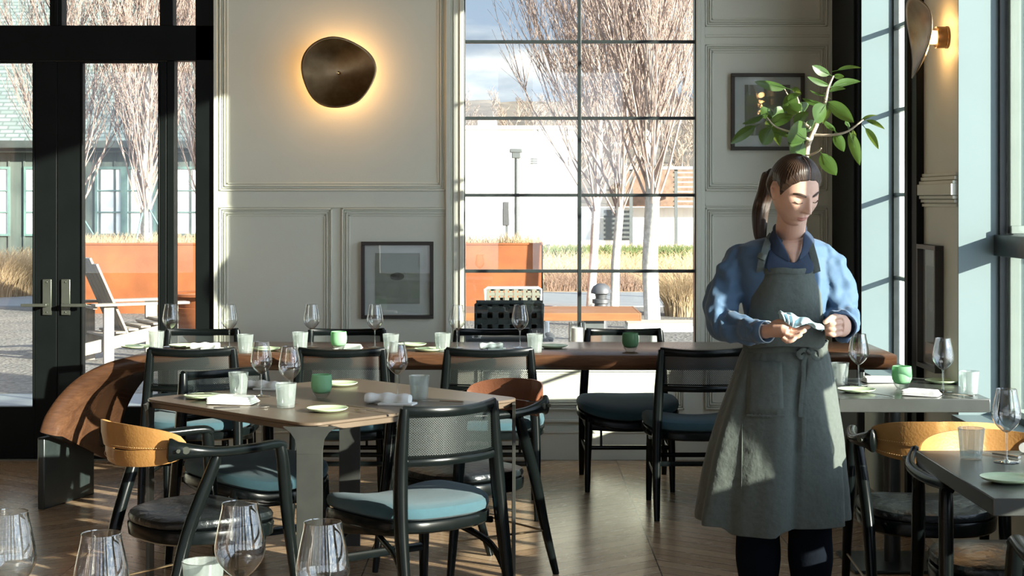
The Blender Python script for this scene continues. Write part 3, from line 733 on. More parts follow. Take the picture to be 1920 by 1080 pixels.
# ------------------------------------------------------------------ armchair with leather sling back (faces +y)
def make_armchair():
    r = root('armchair', 'x', 'chair', (0, 0, 0))
    n = 48
    def ol(k):
        th = 2*math.pi*k/n; c_, s_ = math.cos(th), math.sin(th)
        return math.copysign(abs(c_)**(2/3.0), c_)*(1+.06*s_), math.copysign(abs(s_)**(2/(3.4 if s_ > 0 else 2.3)), s_)
    b = MB(); rings = []
    for sc_, z in ((.3, 0), (.92, .0), (.99, .012), (1.0, .024), (.975, .036), (.88, .044), (.6, .049), (.3, .050), (.02, .050)):
        rings.append([(ol(k)[0]*.245*sc_, ol(k)[1]*.225*sc_, .415+z-.010*(1-(ol(k)[0])**2)*(sc_ > .5)) for k in range(n)])
    b.loft(rings); b.build('seat', 'black_leather', r)
    b = MB(); rings = []
    for sc_, z in ((.9, 0), (.99, 0), (1.01, -.008), (.995, -.045), (.96, -.052), (.85, -.052)):
        rings.append([(ol(k)[0]*.245*sc_, ol(k)[1]*.225*sc_, .4145+z) for k in range(n)])
    b.loft(rings); b.build('seat_frame', 'chair_black', r)
    for s_ in (-1, 1):
        pts = smooth([(s_*.225, -.31, 0), (s_*.232, -.24, .22), (s_*.238, -.185, .42), (s_*.255, -.105, .62), (s_*.262, -.085, .675)], 5)
        m_ = len(pts); b = MB(); b.tube(pts, [(.013+.009*math.sin(math.pi*i/(m_-1)*.9), .014+.010*math.sin(math.pi*i/(m_-1)*.9)) for i in range(m_)], 12, up=(0, 1, 0)); b.build('leg', 'chair_black', r)
        pts = smooth([(s_*.262, .265, 0), (s_*.256, .235, .25), (s_*.25, .21, .45), (s_*.247, .195, .62), (s_*.245, .185, .682)], 5)
        m_ = len(pts); b = MB(); b.tube(pts, [(.012+.010*math.sin(math.pi*min(1, i/(m_-1)+.02)*.75), .013+.011*math.sin(math.pi*i/(m_-1)*.8)) for i in range(m_)], 12, up=(0, 1, 0)); b.build('leg', 'chair_black', r)
        # arm: from the front leg, thin, swelling to the paddle that holds the leather
        pts = smooth([(s_*.243, .205, .675), (s_*.245, .17, .690), (s_*.262, .06, .688), (s_*.272, -.06, .690), (s_*.268, -.15, .698), (s_*.248, -.215, .705), (s_*.225, -.258, .708)], 5)
        m_ = len(pts); rad = []
        for i in range(m_):
            q = i/(m_-1); rad.append((.021-.003*math.sin(math.pi*q), .016+.002*q+.020*max(0, (q-.60)/.40)**1.1))
        rad[0] = (.010, .008); rad[-4] = (.019, .036); rad[-3] = (.018, .041); rad[-2] = (.016, .040); rad[-1] = (.007, .024)
        b = MB(); b.tube(pts, rad, 14, sq=2.4)
        arm = b.build('arm', 'chair_black', r)
        for dy, rr_ in ((0, .0125), (-.030, .0065)):
            c0 = Vector((s_*.262, -.205+dy, .708)); c1 = c0+Vector((s_*.010, -.007, 0))
            b = MB(); b.tube([c0, c1], rr_, 16); b.build('bolt', 'handle_metal', arm)
    # leather: two bands that cross at the middle, leaving a slit
    def bk(u, z):                                        # u -1..1 round the back
        a_ = u*R(66); return Vector((.255*math.sin(a_)*1.0, -.085-.235*math.cos(a_)*(1.0)-.01-(z-.71)*.12, z))
    K = 36
    for q, nm in ((1, 'upper'), (-1, 'lower')):
        b = MB(); rings = []
        for k in range(K+1):
            u = -1+2*k/K; e = math.sqrt(max(0, 1-abs(u)**2.2))
            if q > 0: zt = .726+.058*e+.004; zb = .712-.014*e+.016*math.exp(-(u/.42)**2)*0
            else: zt = .704-.004*e-.010*math.exp(-((abs(u)-.05)/.4)**2)+.004; zb = .692-.052*e
            off = Vector((0, -.004 if q > 0 else .004, 0))*(1 if u < 0 else -1)
            pin = .0026
            A = bk(u, zt)+off; B = bk(u, zb)+off; nrm = Vector((A.x, A.y+.085, 0)).normalized()*pin; mid = (A+B)/2+nrm*1.5*(1)
            rings.append([A+nrm, mid+nrm, B+nrm, B-nrm, mid-nrm, A-nrm])
        b.loft(rings); lo = b.build('backrest', 'tan_leather', r)
        b = MB()
        for edge in (0,):
            pass
        zc = (lambda u: .7145-.010*math.sqrt(max(0, 1-abs(u)**2.2))) if q > 0 else (lambda u: .655+.036*(1-math.sqrt(max(0, 1-abs(u)**2.2))))
        for k in range(60):
            u = -.93+1.86*k/59; u2 = u+.016
            A = bk(u, zc(u)+.004); B = bk(u2, zc(u2)+.004); nn = Vector((A.x, A.y+.085, 0)).normalized()*.0062
            b.tube([A+nn, B+nn], .0011, 5, caps=False)
        b.build('stitching', 'stitch', lo)
    for s_ in (-1, 1):
        b = MB(); b.tube([(s_*.232, -.262, .19), (s_*.257, .235, .21)], .0045, 8); b.build('side_rod', 'bronze', r)
    b = MB(); b.tube([(-.23, -.255, .185), (.23, -.255, .185)], .0045, 8); b.build('side_rod', 'bronze', r)
    return r
cc = make_armchair(); ga = 'armchairs with leather sling backs'
place(cc, True, -1.12, 5.90, 42, 'armchair with tan leather sling back at the near left side of the square table', ga)
o = place(cc, False, -.20, 6.84, 218, 'armchair with tan sling back, its leather coloured dark for shade, at the far right side of the square table', ga)
for ch in [x for x in list(bpy.data.objects) if x.parent == o and x.name.startswith('backrest')]:
    ch.material_slots[0].link = 'OBJECT'; ch.material_slots[0].material = M['tan_leather_shaded']; ch['label'] = 'tan leather sling back, shade put into its dark colour'
place(cc, False, 1.51, 6.02, 86, 'armchair with sunlit tan leather back at the window table, directly right of the apron', ga)
place(cc, False, 1.55, 5.16, -90, 'armchair facing the camera, tucked behind the table cut off by the right edge', ga)
place(cc, False, 1.52, 4.0, 90, 'armchair showing only its black arm in the bottom right corner', ga)
# ------------------------------------------------------------------ tableware
def make_wineglass(H=.222, Rb=.044, wine=0):
    r = root('wine_glass', 'x', 'wine glass', (0, 0, 0)); s_ = H/.222; w_ = Rb/.044
    bowl = smooth([(.0032, .090), (.012, .094), (.026, .106), (.038, .122), (.0435, .140), (.042, .160), (.0375, .185), (.0325, .208), (.0305, .222)], 4)
    b = MB(); b.lathe([(a*w_, z*s_) for a, z in bowl], 40)
    b.lathe([((.0305-.0006)*w_, .2212*s_), ((.0305+.0006)*w_, .2218*s_), ((.0305)*w_, .2228*s_), ((.0305-.0006)*w_, .2212*s_)], 40)
    b.build('bowl', 'clear_glass', r)
    b = MB(); b.lathe([(.0, .0918*s_), (.0042, .090*s_), (.0032, .080*s_), (.0030, .05*s_), (.0032, .02*s_), (.0055, .008*s_), (.0, .0065*s_)], 16); b.build('stem', 'glass_water', r)
    b = MB(); b.lathe([(0, .007*s_), (.006, .0065*s_), (.015, .0035*s_), (.036*w_, .0018), (.0375*w_, .0008), (.037*w_, 0), (0, 0)], 36); b.build('foot', 'clear_glass', r)
    return r
def make_tumbler(H=.094, Rt=.041):
    r = root('tumbler', 'x', 'glass', (0, 0, 0)); b = MB(); n = 60; rings = []
    for rr_, z in ((.0, .0), (.030, .0), (.033, .002), (.0345, .02), (.037, .05), (.0395, .08), (.041, H), (.0396, H), (.038, .08), (.0355, .05), (.033, .02), (.030, .010), (.0, .009)):
        ring = []
        for k in range(n):
            th = 2*math.pi*k/n; q = rr_*Rt/.041*(1+.012*math.cos(12*th)*(z > .004))
            ring.append((q*math.cos(th), q*math.sin(th), z))
        rings.append(ring)
    b.loft(rings, True, False); b.build('cup', 'frosted_glass', r)
    b = MB(); b.lathe([(.0405*Rt/.041, H-.0008), (.0413*Rt/.041, H), (.0405*Rt/.041, H+.0009), (.0397*Rt/.041, H), (.0405*Rt/.041, H-.0008)], 48); b.build('rim', 'clear_glass', r)
    return r
def make_votive(mat):
    r = root('votive', 'x', 'candle holder', (0, 0, 0))
    b = MB(); b.lathe([(.0, .018), (.022, .019), (.034, .026), (.041, .040), (.0425, .058), (.041, .08), (.039, .094), (.0375, .0945), (.0362, .093), (.038, .08), (.039, .058), (.037, .042), (.030, .032), (0, .030)], 40)
    b.build('cup', mat, r)
    b = MB(); b.lathe([(0, 0), (.019, 0), (.022, .001), (.030, .012), (.0375, .026), (.034, .0265), (.022, .0195), (0, .0182)], 40); b.build('base', 'glass_water', r)
    b = MB(); b.lathe([(0, .0302), (.019, .0302), (.0195, .044), (.018, .046), (0, .0455)], 24); b.build('candle', 'wax', r)
    return r
def make_plate(Rp=.078):
    b = MB(); b.lathe([(a*Rp/.078, z) for a, z in [(0, 0), (.045, 0), (.05, .001), (.070, .007), (.0775, .0125), (.078, .0145), (.0765, .0145), (.069, .0105), (.05, .0055), (0, .005)]], 48)
    return b.build('side_plate', 'ceramic')
def make_napkin(w_, d_, mat='linen', rolls=0):
    b = MB()
    if rolls:
        K = 18; rings = []
        for k in range(K+1):
            x = -w_/2+w_*k/K; rr_ = .019+.003*math.sin(k*.9); ring = []
            for j in range(20):
                th = 2*math.pi*j/20; ring.append((x, rr_*1.25*math.cos(th), .0175+(rr_*.86)*math.sin(th)+.0015*math.sin(3*th+k*.4)))
            rings.append(ring)
        b.loft(rings)
        b.box(-w_*.15, w_*.62, -d_*.42, d_*.2, 0, .006)
    else:
        for i in range(4):
            z0 = i*.0055; e = .004*i; rings = []
            for dz_, ins in ((0, .003), (.0012, 0), (.0038, 0), (.0052, .003)):
                ring = []
                for j in range(40):
                    th = 2*math.pi*(j+.5)/40; c_, s2 = math.cos(th), math.sin(th)
                    x = math.copysign(abs(c_)**.16, c_)*(w_/2-ins-e*(j % 40 < 20)); y = math.copysign(abs(s2)**.16, s2)*(d_/2-ins-e*.5)
                    ring.append((x, y, z0+dz_+.0015*math.sin(x*40+i)*math.sin(y*50)+.001))
                rings.append(ring)
            b.loft(rings)
    o = b.build('napkin', mat); return o
def make_fork():
    r = root('fork', 'x', 'fork', (0, 0, 0))
    b = MB(); b.tube(smooth([(0, -.095, .004), (0, -.05, .005), (0, .02, .007), (0, .045, .009)], 4), [(.006-.0035*min(1, i/6), .0016) for i in range(13)], 8, sq=3); b.build('handle', 'cutlery', r)
    b = MB(); b.tube([(0, .043, .0085), (0, .052, .008), (0, .066, .006)], [(.004, .001), (.011, .001), (.012, .001)], 8, sq=4)
    for q in (-1.5, -.5, .5, 1.5): b.tube(smooth([(q*.0064, .064, .006), (q*.0064, .08, .005), (q*.006, .095, .008)], 4), [(.0017-.0001*i, .0009) for i in range(9)], 6)
    b.build('tines', 'cutlery', r); return r
def make_knife():
    r = root('knife', 'x', 'knife', (0, 0, 0))
    b = MB(); b.tube([(0, -.10, .005), (0, -.06, .006), (0, .0, .005)], [(.007, .004), (.0065, .004), (.0045, .003)], 10, sq=3); b.build('handle', 'cutlery', r)
    b = MB(); b.tube([(0, 0, .004), (.001, .05, .004), (.003, .09, .004), (0, .11, .004)], [(.005, .001), (.009, .0009), (.008, .0008), (.001, .0006)], 8); b.build('blade', 'cutlery', r); return r
PROTO = {}
def put(kind, loc, label, group=None, rz=0, z0=None, sc_=1.0):
    if kind not in PROTO:
        PROTO[kind] = {'wine': lambda: make_wineglass(), 'winebig': lambda: make_wineglass(.236, .0475), 'tumbler': make_tumbler, 'votive': lambda: make_votive('green_glass'),
                       'votive_dark': lambda: make_votive('green_glass_dark'), 'plate': make_plate, 'napkin': lambda: make_napkin(.15, .10), 'roll': lambda: make_napkin(.15, .10, rolls=1),
                       'roll_grey': lambda: make_napkin(.12, .09, 'linen_grey', rolls=1), 'fork': make_fork, 'knife': make_knife}[kind]()
        o = PROTO[kind]
    else: o = copy_tree(PROTO[kind])
    o.location = loc; o.rotation_euler = (0, 0, R(rz)); o.scale = (sc_,)*3
    cat = {'wine': 'wine glass', 'winebig': 'wine glass', 'tumbler': 'glass', 'votive': 'candle holder', 'votive_dark': 'candle holder', 'plate': 'plate', 'napkin': 'napkin', 'roll': 'napkin', 'roll_grey': 'napkin', 'fork': 'fork', 'knife': 'knife'}[kind]
    tag(o, label, cat, group); return o
LT, SQT, RT = TZ+.001, SQ+.001, SQ+.001
GLT = 'tableware on the long table'
# --- long table
for px, py, lab in ((320, 650, 'wine glass at the curved end of the long table'), (430, 651, 'wine glass on the long table, before the door casing, second from its curved end'),
                    (584, 650, 'wine glass on the long table, just left of the pale green votive'), (703, 651, 'wine glass on the long table, just below the low framed drawing'),
                    (857, 652, 'wine glass on the long table, before the window casing'), (975, 652, 'wine glass on the long table, before the black woven outdoor chair')):
    put('wine', on(px, py, LT), lab, 'wine glasses on the long table')
for px, py, lab in ((293, 655, 'frosted tumbler at the curved end of the long table, left of its first wine glass'), (460, 662, 'frosted tumbler on the long table, just right of the door-casing wine glass'),
                    (563, 657, 'frosted tumbler on the long table, before the panel left of the pale green votive'), (733, 661, 'frosted tumbler on the long table, below the right half of the framed drawing'),
                    (830, 659, 'frosted tumbler on the long table, left of the wine glass at the window casing'), (1003, 661, 'frosted tumbler on the long table, nearest to the long bare stretch of wood')):
    put('tumbler', on(px, py, LT), lab, 'tumblers on the long table')
put('votive', on(635, 656, LT), 'pale green glass votive on the long table, before the wainscot', 'green votives')
put('votive_dark', on(1182, 659, LT), 'dark green glass votive with clear base alone on the bare stretch of the long table', 'green votives')
for px, py, lab in ((255, 653, 'pale green plate at the curved end of the long table'), (345, 651, 'pale green plate at the foot of the first wine glass of the long table'),
                    (497, 657, 'pale green plate on the long table, between its first two tumblers'), (772, 649, 'pale green plate on the long table, farther of the pair below the drawing'),
                    (806, 658, 'pale green plate on the long table, nearer of the pair by the window casing'), (1037, 652, 'green plate in shade on the long table, right of its last tumbler')):
    put('plate', on(px, py, LT), lab, 'side plates on the long table')
put('roll', on(385, 655, LT), 'sunlit white rolled napkin near the curved end of the long table', 'napkins on the long table', 8)
put('napkin', on(652, 654, LT), 'white folded napkin beside the pale green votive on the long table', 'napkins on the long table')
put('roll_grey', on(921, 655, LT), 'grey rolled napkin in the shade on the long table, below the outdoor chairs', 'napkins on the long table', 4)
# --- square table
for px, py, lab in ((490, 743, 'wine glass at the back left of the square table'), (543, 756, 'wine glass on the square table, right behind a tumbler'), (745, 744, 'wine glass on the right half of the square table')):
    put('wine', on(px, py, SQT), lab, 'wine glasses on the square table')
for px, py, lab in ((447, 741, 'frosted tumbler at the left of the square table'), (536, 764, 'frosted tumbler near the middle of the square table, just left of its votive'), (786, 748, 'frosted tumbler at the right of the square table')):
    put('tumbler', on(px, py, SQT), lab, 'tumblers on the square table')
put('votive', on(603, 746, SQT), 'green glass votive in the middle of the square table', 'green votives')
for px, py, lab in ((381, 747, 'pale green plate at the left end of the square table'), (614, 771, 'pale green plate at the near corner of the square table'), (637, 723, 'pale green plate at the far side of the square table, behind its votive')):
    put('plate', on(px, py, SQT), lab, 'side plates on the square table')
put('napkin', on(437, 756, SQT), 'thick white folded napkin at the near left edge of the square table', 'napkins on the square table', -8, sc_=1.25)
put('roll', on(492, 729, SQT), 'white rolled napkin at the far left of the square table', 'napkins on the square table', -20)
put('roll', on(728, 757, SQT), 'white rolled napkin at the near right edge of the square table', 'napkins on the square table', -14, sc_=1.2)
put('knife', on(450, 766, SQT), 'knife beside the thick folded napkin on the square table', 'cutlery on the square table', -78)
put('fork', on(668, 766, SQT), 'fork between the near plate and the rolled napkin on the square table', 'cutlery on the square table', 62)
put('knife', on(825, 754, SQT), 'knife right of the right-hand tumbler on the square table', 'cutlery on the square table', 70)
put('fork', on(705, 775, SQT), 'fork lying at the near right rim of the square table', 'cutlery on the square table', 58)
put('knife', on(397, 741, SQT+.014), 'knife lying across the plate at the left end of the square table', 'cutlery on the square table', -75)
# --- window table
for px, py, lab in ((1610, 723, 'wine glass on the window table, beside the hand of the woman'), (1768, 734, 'wine glass on the window table, right of its green votive')):
    put('wine', on(px, py, RT), lab, 'wine glasses on the window table')
put('tumbler', on(1574, 721, RT), 'frosted tumbler half behind the apron on the window table', 'tumblers on the window table')
put('tumbler', on(1817, 739, RT), 'frosted tumbler at the window end of the window table', 'tumblers on the window table')
put('votive', on(1691, 728, RT), 'bright green glass votive in the middle of the window table', 'green votives')
put('plate', on(1606, 735, RT), 'pale green plate at the near edge of the window table', 'side plates on the window table')
put('plate', on(1768, 718, RT), 'pale green plate at the far right of the window table', 'side plates on the window table')
put('napkin', on(1650, 716, RT), 'thick white folded napkin at the far side of the window table', 'napkins on the window table', 5, sc_=1.0)
put('napkin', on(1728, 741, RT), 'white folded napkin at the near edge of the window table, before the votive', 'napkins on the window table', -25)
put('fork', on(1640, 741, RT), 'fork beside the near plate on the window table', 'cutlery on the window table', 40)
put('fork', on(1725, 712, RT), 'fork between votive and far plate on the window table', 'cutlery on the window table', 75)
put('knife', on(1787, 741, RT), 'knife between wine glass and tumbler on the window table', 'cutlery on the window table', 40)
# --- table at the right edge
put('wine', on(1887, 866, RT), 'wine glass on the table cut off by the right edge', None)
put('tumbler', on(1821, 860, RT), 'frosted tumbler at the corner of the table cut off by the right edge', None)
put('plate', on(1890, 903, RT), 'pale green plate on the table cut off by the right edge', None)
put('roll', on(1935, 845, RT), 'white rolled napkin at the very right edge of the photo', None, 60)
put('knife', on(1862, 853, RT), 'knife between tumbler and wine glass on the table at the right edge', None, 35)
# --- foreground table
for px, py, lab in ((18, 1205, 'large wine glass in the bottom left corner'), (190, 1262, 'large wine glass low at the bottom edge, left of the foreground tumbler'), (450, 1182, 'largest fully visible wine glass bowl at the bottom edge'),
                    (605, 1232, 'large wine glass at the bottom edge below the square table leg')):
    put('winebig', on(px, py, SQT), lab, 'foreground wine glasses')
put('tumbler', on(381, 1142, SQT), 'large frosted tumbler at the bottom edge of the photo', None, sc_=1.0)
# candle in a glass cylinder on the window sill
hc = root('hurricane_candle', 'white pillar candle in a clear glass cylinder on the window sill', 'candle', ((1082-CX)/F*(BY-.025), BY-.012, WZ0+.001))
b = MB(); b.lathe([(0, 0), (.048, 0), (.05, .002), (.05, .16), (.0485, .16), (.0485, .006), (0, .006)], 32); b.build('glass_cylinder', 'clear_glass', hc)
b = MB(); b.lathe([(0, .0065), (.036, .0065), (.036, .125), (.033, .128), (0, .125)], 28); b.build('candle', 'wax', hc)

# ------------------------------------------------------------------ potted rubber tree in the corner
D = 8.62
pt = root('potted_tree', 'leafy rubber tree in a pot on the long table, behind the head of the woman', 'plant', (at(1492, 400, D).x, D, TZ+.001))
def pl(px, py, dd=0): return at(px, py, D+dd)-Vector(pt.location)
b = MB(); b.lathe([(0, 0), (.085, 0), (.095, .01), (.115, .20), (.118, .215), (.108, .215), (.104, .20), (0, .195)], 32); b.build('pot', 'pot_clay', pt)
b = MB(); b.lathe([(.105, .200), (.06, .206), (0, .208)], 24); b.build('soil', 'soil', pt)
b = MB()
trunk = [(0, 0, .19), tuple(pl(1496, 520, .02)), tuple(pl(1503, 400, .01)), tuple(pl(1512, 290)), tuple(pl(1519, 262)), tuple(pl(1532, 232))]
b.tube(smooth(trunk, 5), [.019-.0003*i for i in range(26)], 10)
def br(pts, r0, r1):
    q = smooth([tuple(pl(*p_)) for p_ in pts], 5); b.tube(q, [r0+(r1-r0)*i/(len(q)-1) for i in range(len(q))], 8)
BR = [([(1530, 235, 0), (1546, 195, -.02), (1553, 165, -.03), (1563, 142, -.03)], .011, .004), ([(1524, 253, 0), (1560, 253, -.05), (1590, 246, -.08), (1619, 224, -.1)], .008, .004),
      ([(1519, 240, 0), (1500, 222, .03), (1497, 190, .05), (1488, 172, .05)], .008, .003), ([(1519, 262, 0), (1490, 250, -.05), (1455, 238, -.1), (1438, 220, -.12)], .007, .003),
      ([(1516, 292, 0), (1532, 285, -.05), (1540, 278, -.08)], .006, .003), ([(1500, 205, .04), (1480, 182, .02), (1470, 165, 0)], .005, .002)]
for pts, r0, r1 in BR: br(pts, r0, r1)
b.build('trunk', 'stem_pale', pt)
# leaves: (stem px,py), (tip px,py), width as share, depth offsets, roll
LV = [((1556, 140), (1523, 118), .5, -.03, .4), ((1563, 142), (1583, 141), .6, -.03, -.4), ((1570, 132), (1615, 122), .22, -.05, .7), ((1555, 160), (1514, 137), .28, -.08, .6), ((1560, 163), (1614, 146), .28, .04, .5),
      ((1555, 172), (1586, 163), .5, -.02, .8), ((1548, 180), (1518, 164), .34, .05, .9), ((1545, 197), (1504, 178), .34, .08, .6), ((1552, 191), (1601, 222), .42, -.10, .1), ((1548, 196), (1530, 224), .62, -.12, -.2),
      ((1553, 200), (1542, 228), .5, -.05, 1.0), ((1566, 245), (1543, 220), .34, .06, .3), ((1566, 247), (1582, 279), .48, -.09, .0), ((1592, 238), (1588, 222), .5, .05, .4), ((1593, 248), (1612, 303), .34, -.05, .25),
      ((1600, 244), (1598, 262), .5, .06, .9), ((1616, 226), (1648, 212), .24, -.12, .8), ((1624, 226), (1659, 238), .28, -.05, .6), ((1622, 240), (1647, 273), .24, -.14, .5), ((1540, 287), (1568, 322), .52, -.12, -.1),
      ((1512, 262), (1483, 232), .70, -.16, .1), ((1507, 265), (1490, 296), .62, -.14, -.1), ((1500, 255), (1478, 268), .6, -.05, .5), ((1493, 215), (1518, 188), .5, .1, .4), ((1478, 190), (1503, 172), .55, -.06, .7),
      ((1480, 194), (1496, 208), .85, -.1, 0), ((1474, 165), (1415, 145), .34, -.04, .5), ((1484, 168), (1502, 172), .7, -.02, .7), ((1444, 235), (1487, 210), .44, -.08, .1), ((1446, 240), (1430, 265), .6, -.12, .1),
      ((1417, 236), (1370, 262), .30, -.10, .1), ((1430, 215), (1392, 225), .30, -.14, .9), ((1448, 222), (1428, 195), .7, .03, .3), ((1452, 222), (1476, 198), .6, .07, .4), ((1460, 250), (1480, 256), .55, .02, .7),
      ((1489, 174), (1470, 205), .7, -.02, .4), ((1490, 235), (1516, 205), .55, -.02, .3), ((1510, 245), (1536, 224), .6, .04, .5), ((1503, 282), (1520, 300), .5, .02, .5), ((1437, 226), (1462, 268), .5, .08, .7)]
def leafmesh(A, B, wd, roll):
    d = B-A; L = d.length; d.normalize(); side = d.cross(Vector((0, 1, 0)));
    if side.length < .1: side = d.cross(Vector((1, 0, 0)))
    side.normalize(); side = Matrix.Rotation(roll*1.2, 3, d) @ side; nr = side.cross(d)
    vs = []; fs = []; K = 9
    for k in range(K+1):
        t_ = k/K; wv = wd*L*.52*(math.sin(math.pi*min(1, t_**.8))**.75 if 0 < t_ < 1 else 0.02)
        c = A+d*L*t_-Vector((0, 0, 1))*L*.12*t_*t_+nr*L*.05*math.sin(t_*3)
        for q in (-1, -.5, 0, .5, 1): vs.append(c+side*wv*q+nr*abs(q)*wv*.28)
    for k in range(K):
        for j in range(4): fs.append((k*5+j, k*5+j+1, (k+1)*5+j+1, (k+1)*5+j))
    return vs, fs
for (a0, a1), (b0, b1), wd, dd, roll in LV:
    A = pl(a0, a1, dd*.4); B = pl(b0, b1, dd*1.2)
    b = MB(); vs, fs = leafmesh(A, B, wd, roll); b.add(vs, fs)
    lf = b.build('leaf', 'leaf_green', pt, ang=3)
    b = MB(); d = (A-B).normalized()*.03; b.tube([A+d, A, A+(B-A)*.5-Vector((0, 0, 1))*(B-A).length*.03], [.002, .0018, .0009], 5); b.build('leaf_stalk', 'leaf_green', lf)
# ------------------------------------------------------------------ outside
G0 = -.05
def gon(px, py): return on(px, py, G0)
def stuffb(b, name, mat, label, cat, **k): return tag(b.build(name, mat, **k), label, cat, None, 'stuff')
b = MB(); b.box(-60, 60, BY+.23, 240, G0-.3, G0); struct(b.build('ground_outside', 'gravel', flat=True))
b = MB(); b.box(-14, 14, BY+.24, 13.4, G0, G0+.03); struct(b.build('terrace', 'concrete', flat=True))
b = MB(); b.box(-30, 14, 24.7, 28.4, G0, G0+.02); struct(b.build('path', 'concrete', flat=True))
b = MB(); b.box(-30, 30, 28.5, 120, G0, G0+.015); struct(b.build('lawn', 'straw', flat=True))
# steel planter wall
pw = root('steel_planter', 'long rust-orange steel planter box across the yard, seen through door and window', 'planter', (-3.1, 23.3, G0))
b = MB(); L0, L1 = (118-CX)/F*23.3+3.1, (1018-CX)/F*23.3+3.1
b.box(L0, L1, 0, .02, 0, .985); b.box(L0, L1, 1.9, 1.92, 0, .985); b.box(L0, L0+.02, 0, 1.92, 0, .985); b.box(L1-.02, L1, 0, 1.92, 0, .985); b.box(L0, L1, -.015, .05, .97, .995); b.box(L1-.05, L1, 0, 1.92, .97, .995)
b.build('planter_wall', 'rust', pw, flat=True)
MB().box(L0+.02, L1-.02, .02, 1.9, 0, .90).build('soil', 'shrub_brown', pw, flat=True)
def blades(b, n, area, z0, h0, h1, w=.008, lean=.5, rnd=random, seg=3, heap=None):
    for _ in range(n):
        x, y = area(); h = rnd.uniform(h0, h1); a_ = rnd.uniform(0, 2*math.pi); l = rnd.uniform(.1, lean)*h
        if heap: a_ = math.atan2(y-heap[1], x-heap[0])+rnd.gauss(0, .5)
        dx, dy = math.cos(a_)*l, math.sin(a_)*l; ww = w*rnd.uniform(.6, 1.3); px_ = -math.sin(rnd.uniform(0, 6)); 
        vs = []; 
        for k in range(seg+1):
            t_ = k/seg; q = ww*(1-t_*.85); cx_ = x+dx*t_*t_; cy_ = y+dy*t_*t_; cz = z0+h*(t_-.25*lean*t_*t_)
            vs += [(cx_-q, cy_, cz), (cx_+q, cy_, cz)]
        b.add(vs, [(2*k, 2*k+1, 2*k+3, 2*k+2) for k in range(seg)])
rg = random.Random(3)
b = MB(); blades(b, 5200, lambda: (rg.uniform(-6.4, .4), rg.uniform(23.4, 25.1)), G0+.88, .10, .30, .006)
stuffb(b, 'planter_grass', 'straw', 'dry straw-coloured grass growing along the top of the rust planter', 'grass', flat=True)
# bare columnar trees
def make_tree(seed, H=9.5, r0=.10, n1=115, zmin=1.35, spread=.26, name='bare_tree'):
    rt = random.Random(seed); r = root(name, 'x', 'tree', (0, 0, 0))
    b = MB(); tp = []
    x = y = 0
    for k in range(13):
        z = H*k/12; tp.append((x, y, z)); x += rt.gauss(0, .03); y += rt.gauss(0, .03)
    b.tube(tp, [r0*(1-k/12.6)**.8+.004 for k in range(13)], 10); b.build('trunk', 'bark', r)
    def tpos(z):
        k = min(11, int(z/H*12)); f_ = z/H*12-k; return Vector(tp[k]).lerp(Vector(tp[k+1]), f_)
    b = MB()
    def grow(p, d, L, rad, lev):
        n = 5 if lev < 2 else 3; pts = [p.copy()]; dd = d.copy()
        for k in range(n):
            dd = (dd+Vector((rt.gauss(0, .07), rt.gauss(0, .07), .16 if lev < 2 else .05))).normalized(); pts.append(pts[-1]+dd*L/n)
        b.tube(pts, [max(.0026, rad*(1-k/(n+.4))) for k in range(n+1)], 4 if lev else 5, caps=False)
        if lev < 2:
            m_ = (9 if lev == 0 else 4)
            for q in range(m_):
                t_ = rt.uniform(.15, .95); k = min(n-1, int(t_*n)); pp_ = pts[k].lerp(pts[k+1], t_*n-k)
                dv = (pts[k+1]-pts[k]).normalized(); a_ = rt.uniform(0, 2*math.pi)
                sd = Vector((math.cos(a_), math.sin(a_), 0)); nd = (dv+sd*rt.uniform(.25, .55)).normalized()
                grow(pp_, nd, L*rt.uniform(.25, .5)*(1.1-t_*.4), rad*.45, lev+1)
    for i in range(n1):
        z = zmin+(H*.93-zmin)*(i/n1)**1.3; a_ = i*2.4+rt.gauss(0, .3)
        L = (1.0-(z-zmin)/(H-zmin))*H*.36+.5; p = tpos(z)
        d = Vector((math.cos(a_)*spread, math.sin(a_)*spread, .62)).normalized()
        grow(p, d, L*rt.uniform(.7, 1.1), .011+.010*(1-z/H), 0)
    b.build('branches', 'twig', r, flat=True)
    return r
t1 = make_tree(11); t2 = make_tree(5, n1=90, r0=.062, spread=.40)
def tree(src, first, px, py, D, label, sc_=1, rz=0, z=G0):
    o = src if first else copy_tree(src)
    o.location = ((px-CX)/F*D, D, z); o.scale = (sc_,)*3; o.rotation_euler = (0, 0, rz); o['label'] = label; o['group'] = 'bare columnar trees'
tree(t1, True, 1224, 0, 20.5, 'bare tree with the thickest pale trunk, seen through the right half of the window', 1, 0)
tree(t2, True, 1152, 0, 22.5, 'bare tree with a slim pale trunk, just left of the thickest trunk', .95, 1)
tree(t2, False, 1107, 0, 24.2, 'bare tree right beside the centre bar of the window', 1, 2.2)
tree(t1, False, 272, 0, 24.4, 'bare tree rising from the rust planter behind the weathered lounge chair', .9, 3.3)
tree(t2, False, 138, 0, 24.6, 'bare tree in the rust planter, mostly hidden by the black door stiles', .9, 4.3)
tree(t1, False, 398, 0, 25.0, 'bare tree behind the sidelight frame, its twigs beside the wall', .85, 5.1)
tree(t2, False, 1400, 0, 26.0, 'bare tree outside hidden by the wall, its twigs at the right window edge', 1.0, .4)
for k, (a_, c_) in enumerate((((255, 452), (268, 395)), ((300, 428), (280, 392)), ((175, 440), (150, 400)))):
    A = at(a_[0], a_[1], 24.2); B = at(c_[0], c_[1], 24.35); b = MB(); b.tube([A, B], .014, 6)
    tag(b.build('tree_stake', 'barn_trim'), ('green stake leaning left of the planter tree trunk', 'green stake leaning right of the planter tree trunk', 'green stake behind the black door stile')[k], 'stake', 'tree stakes')
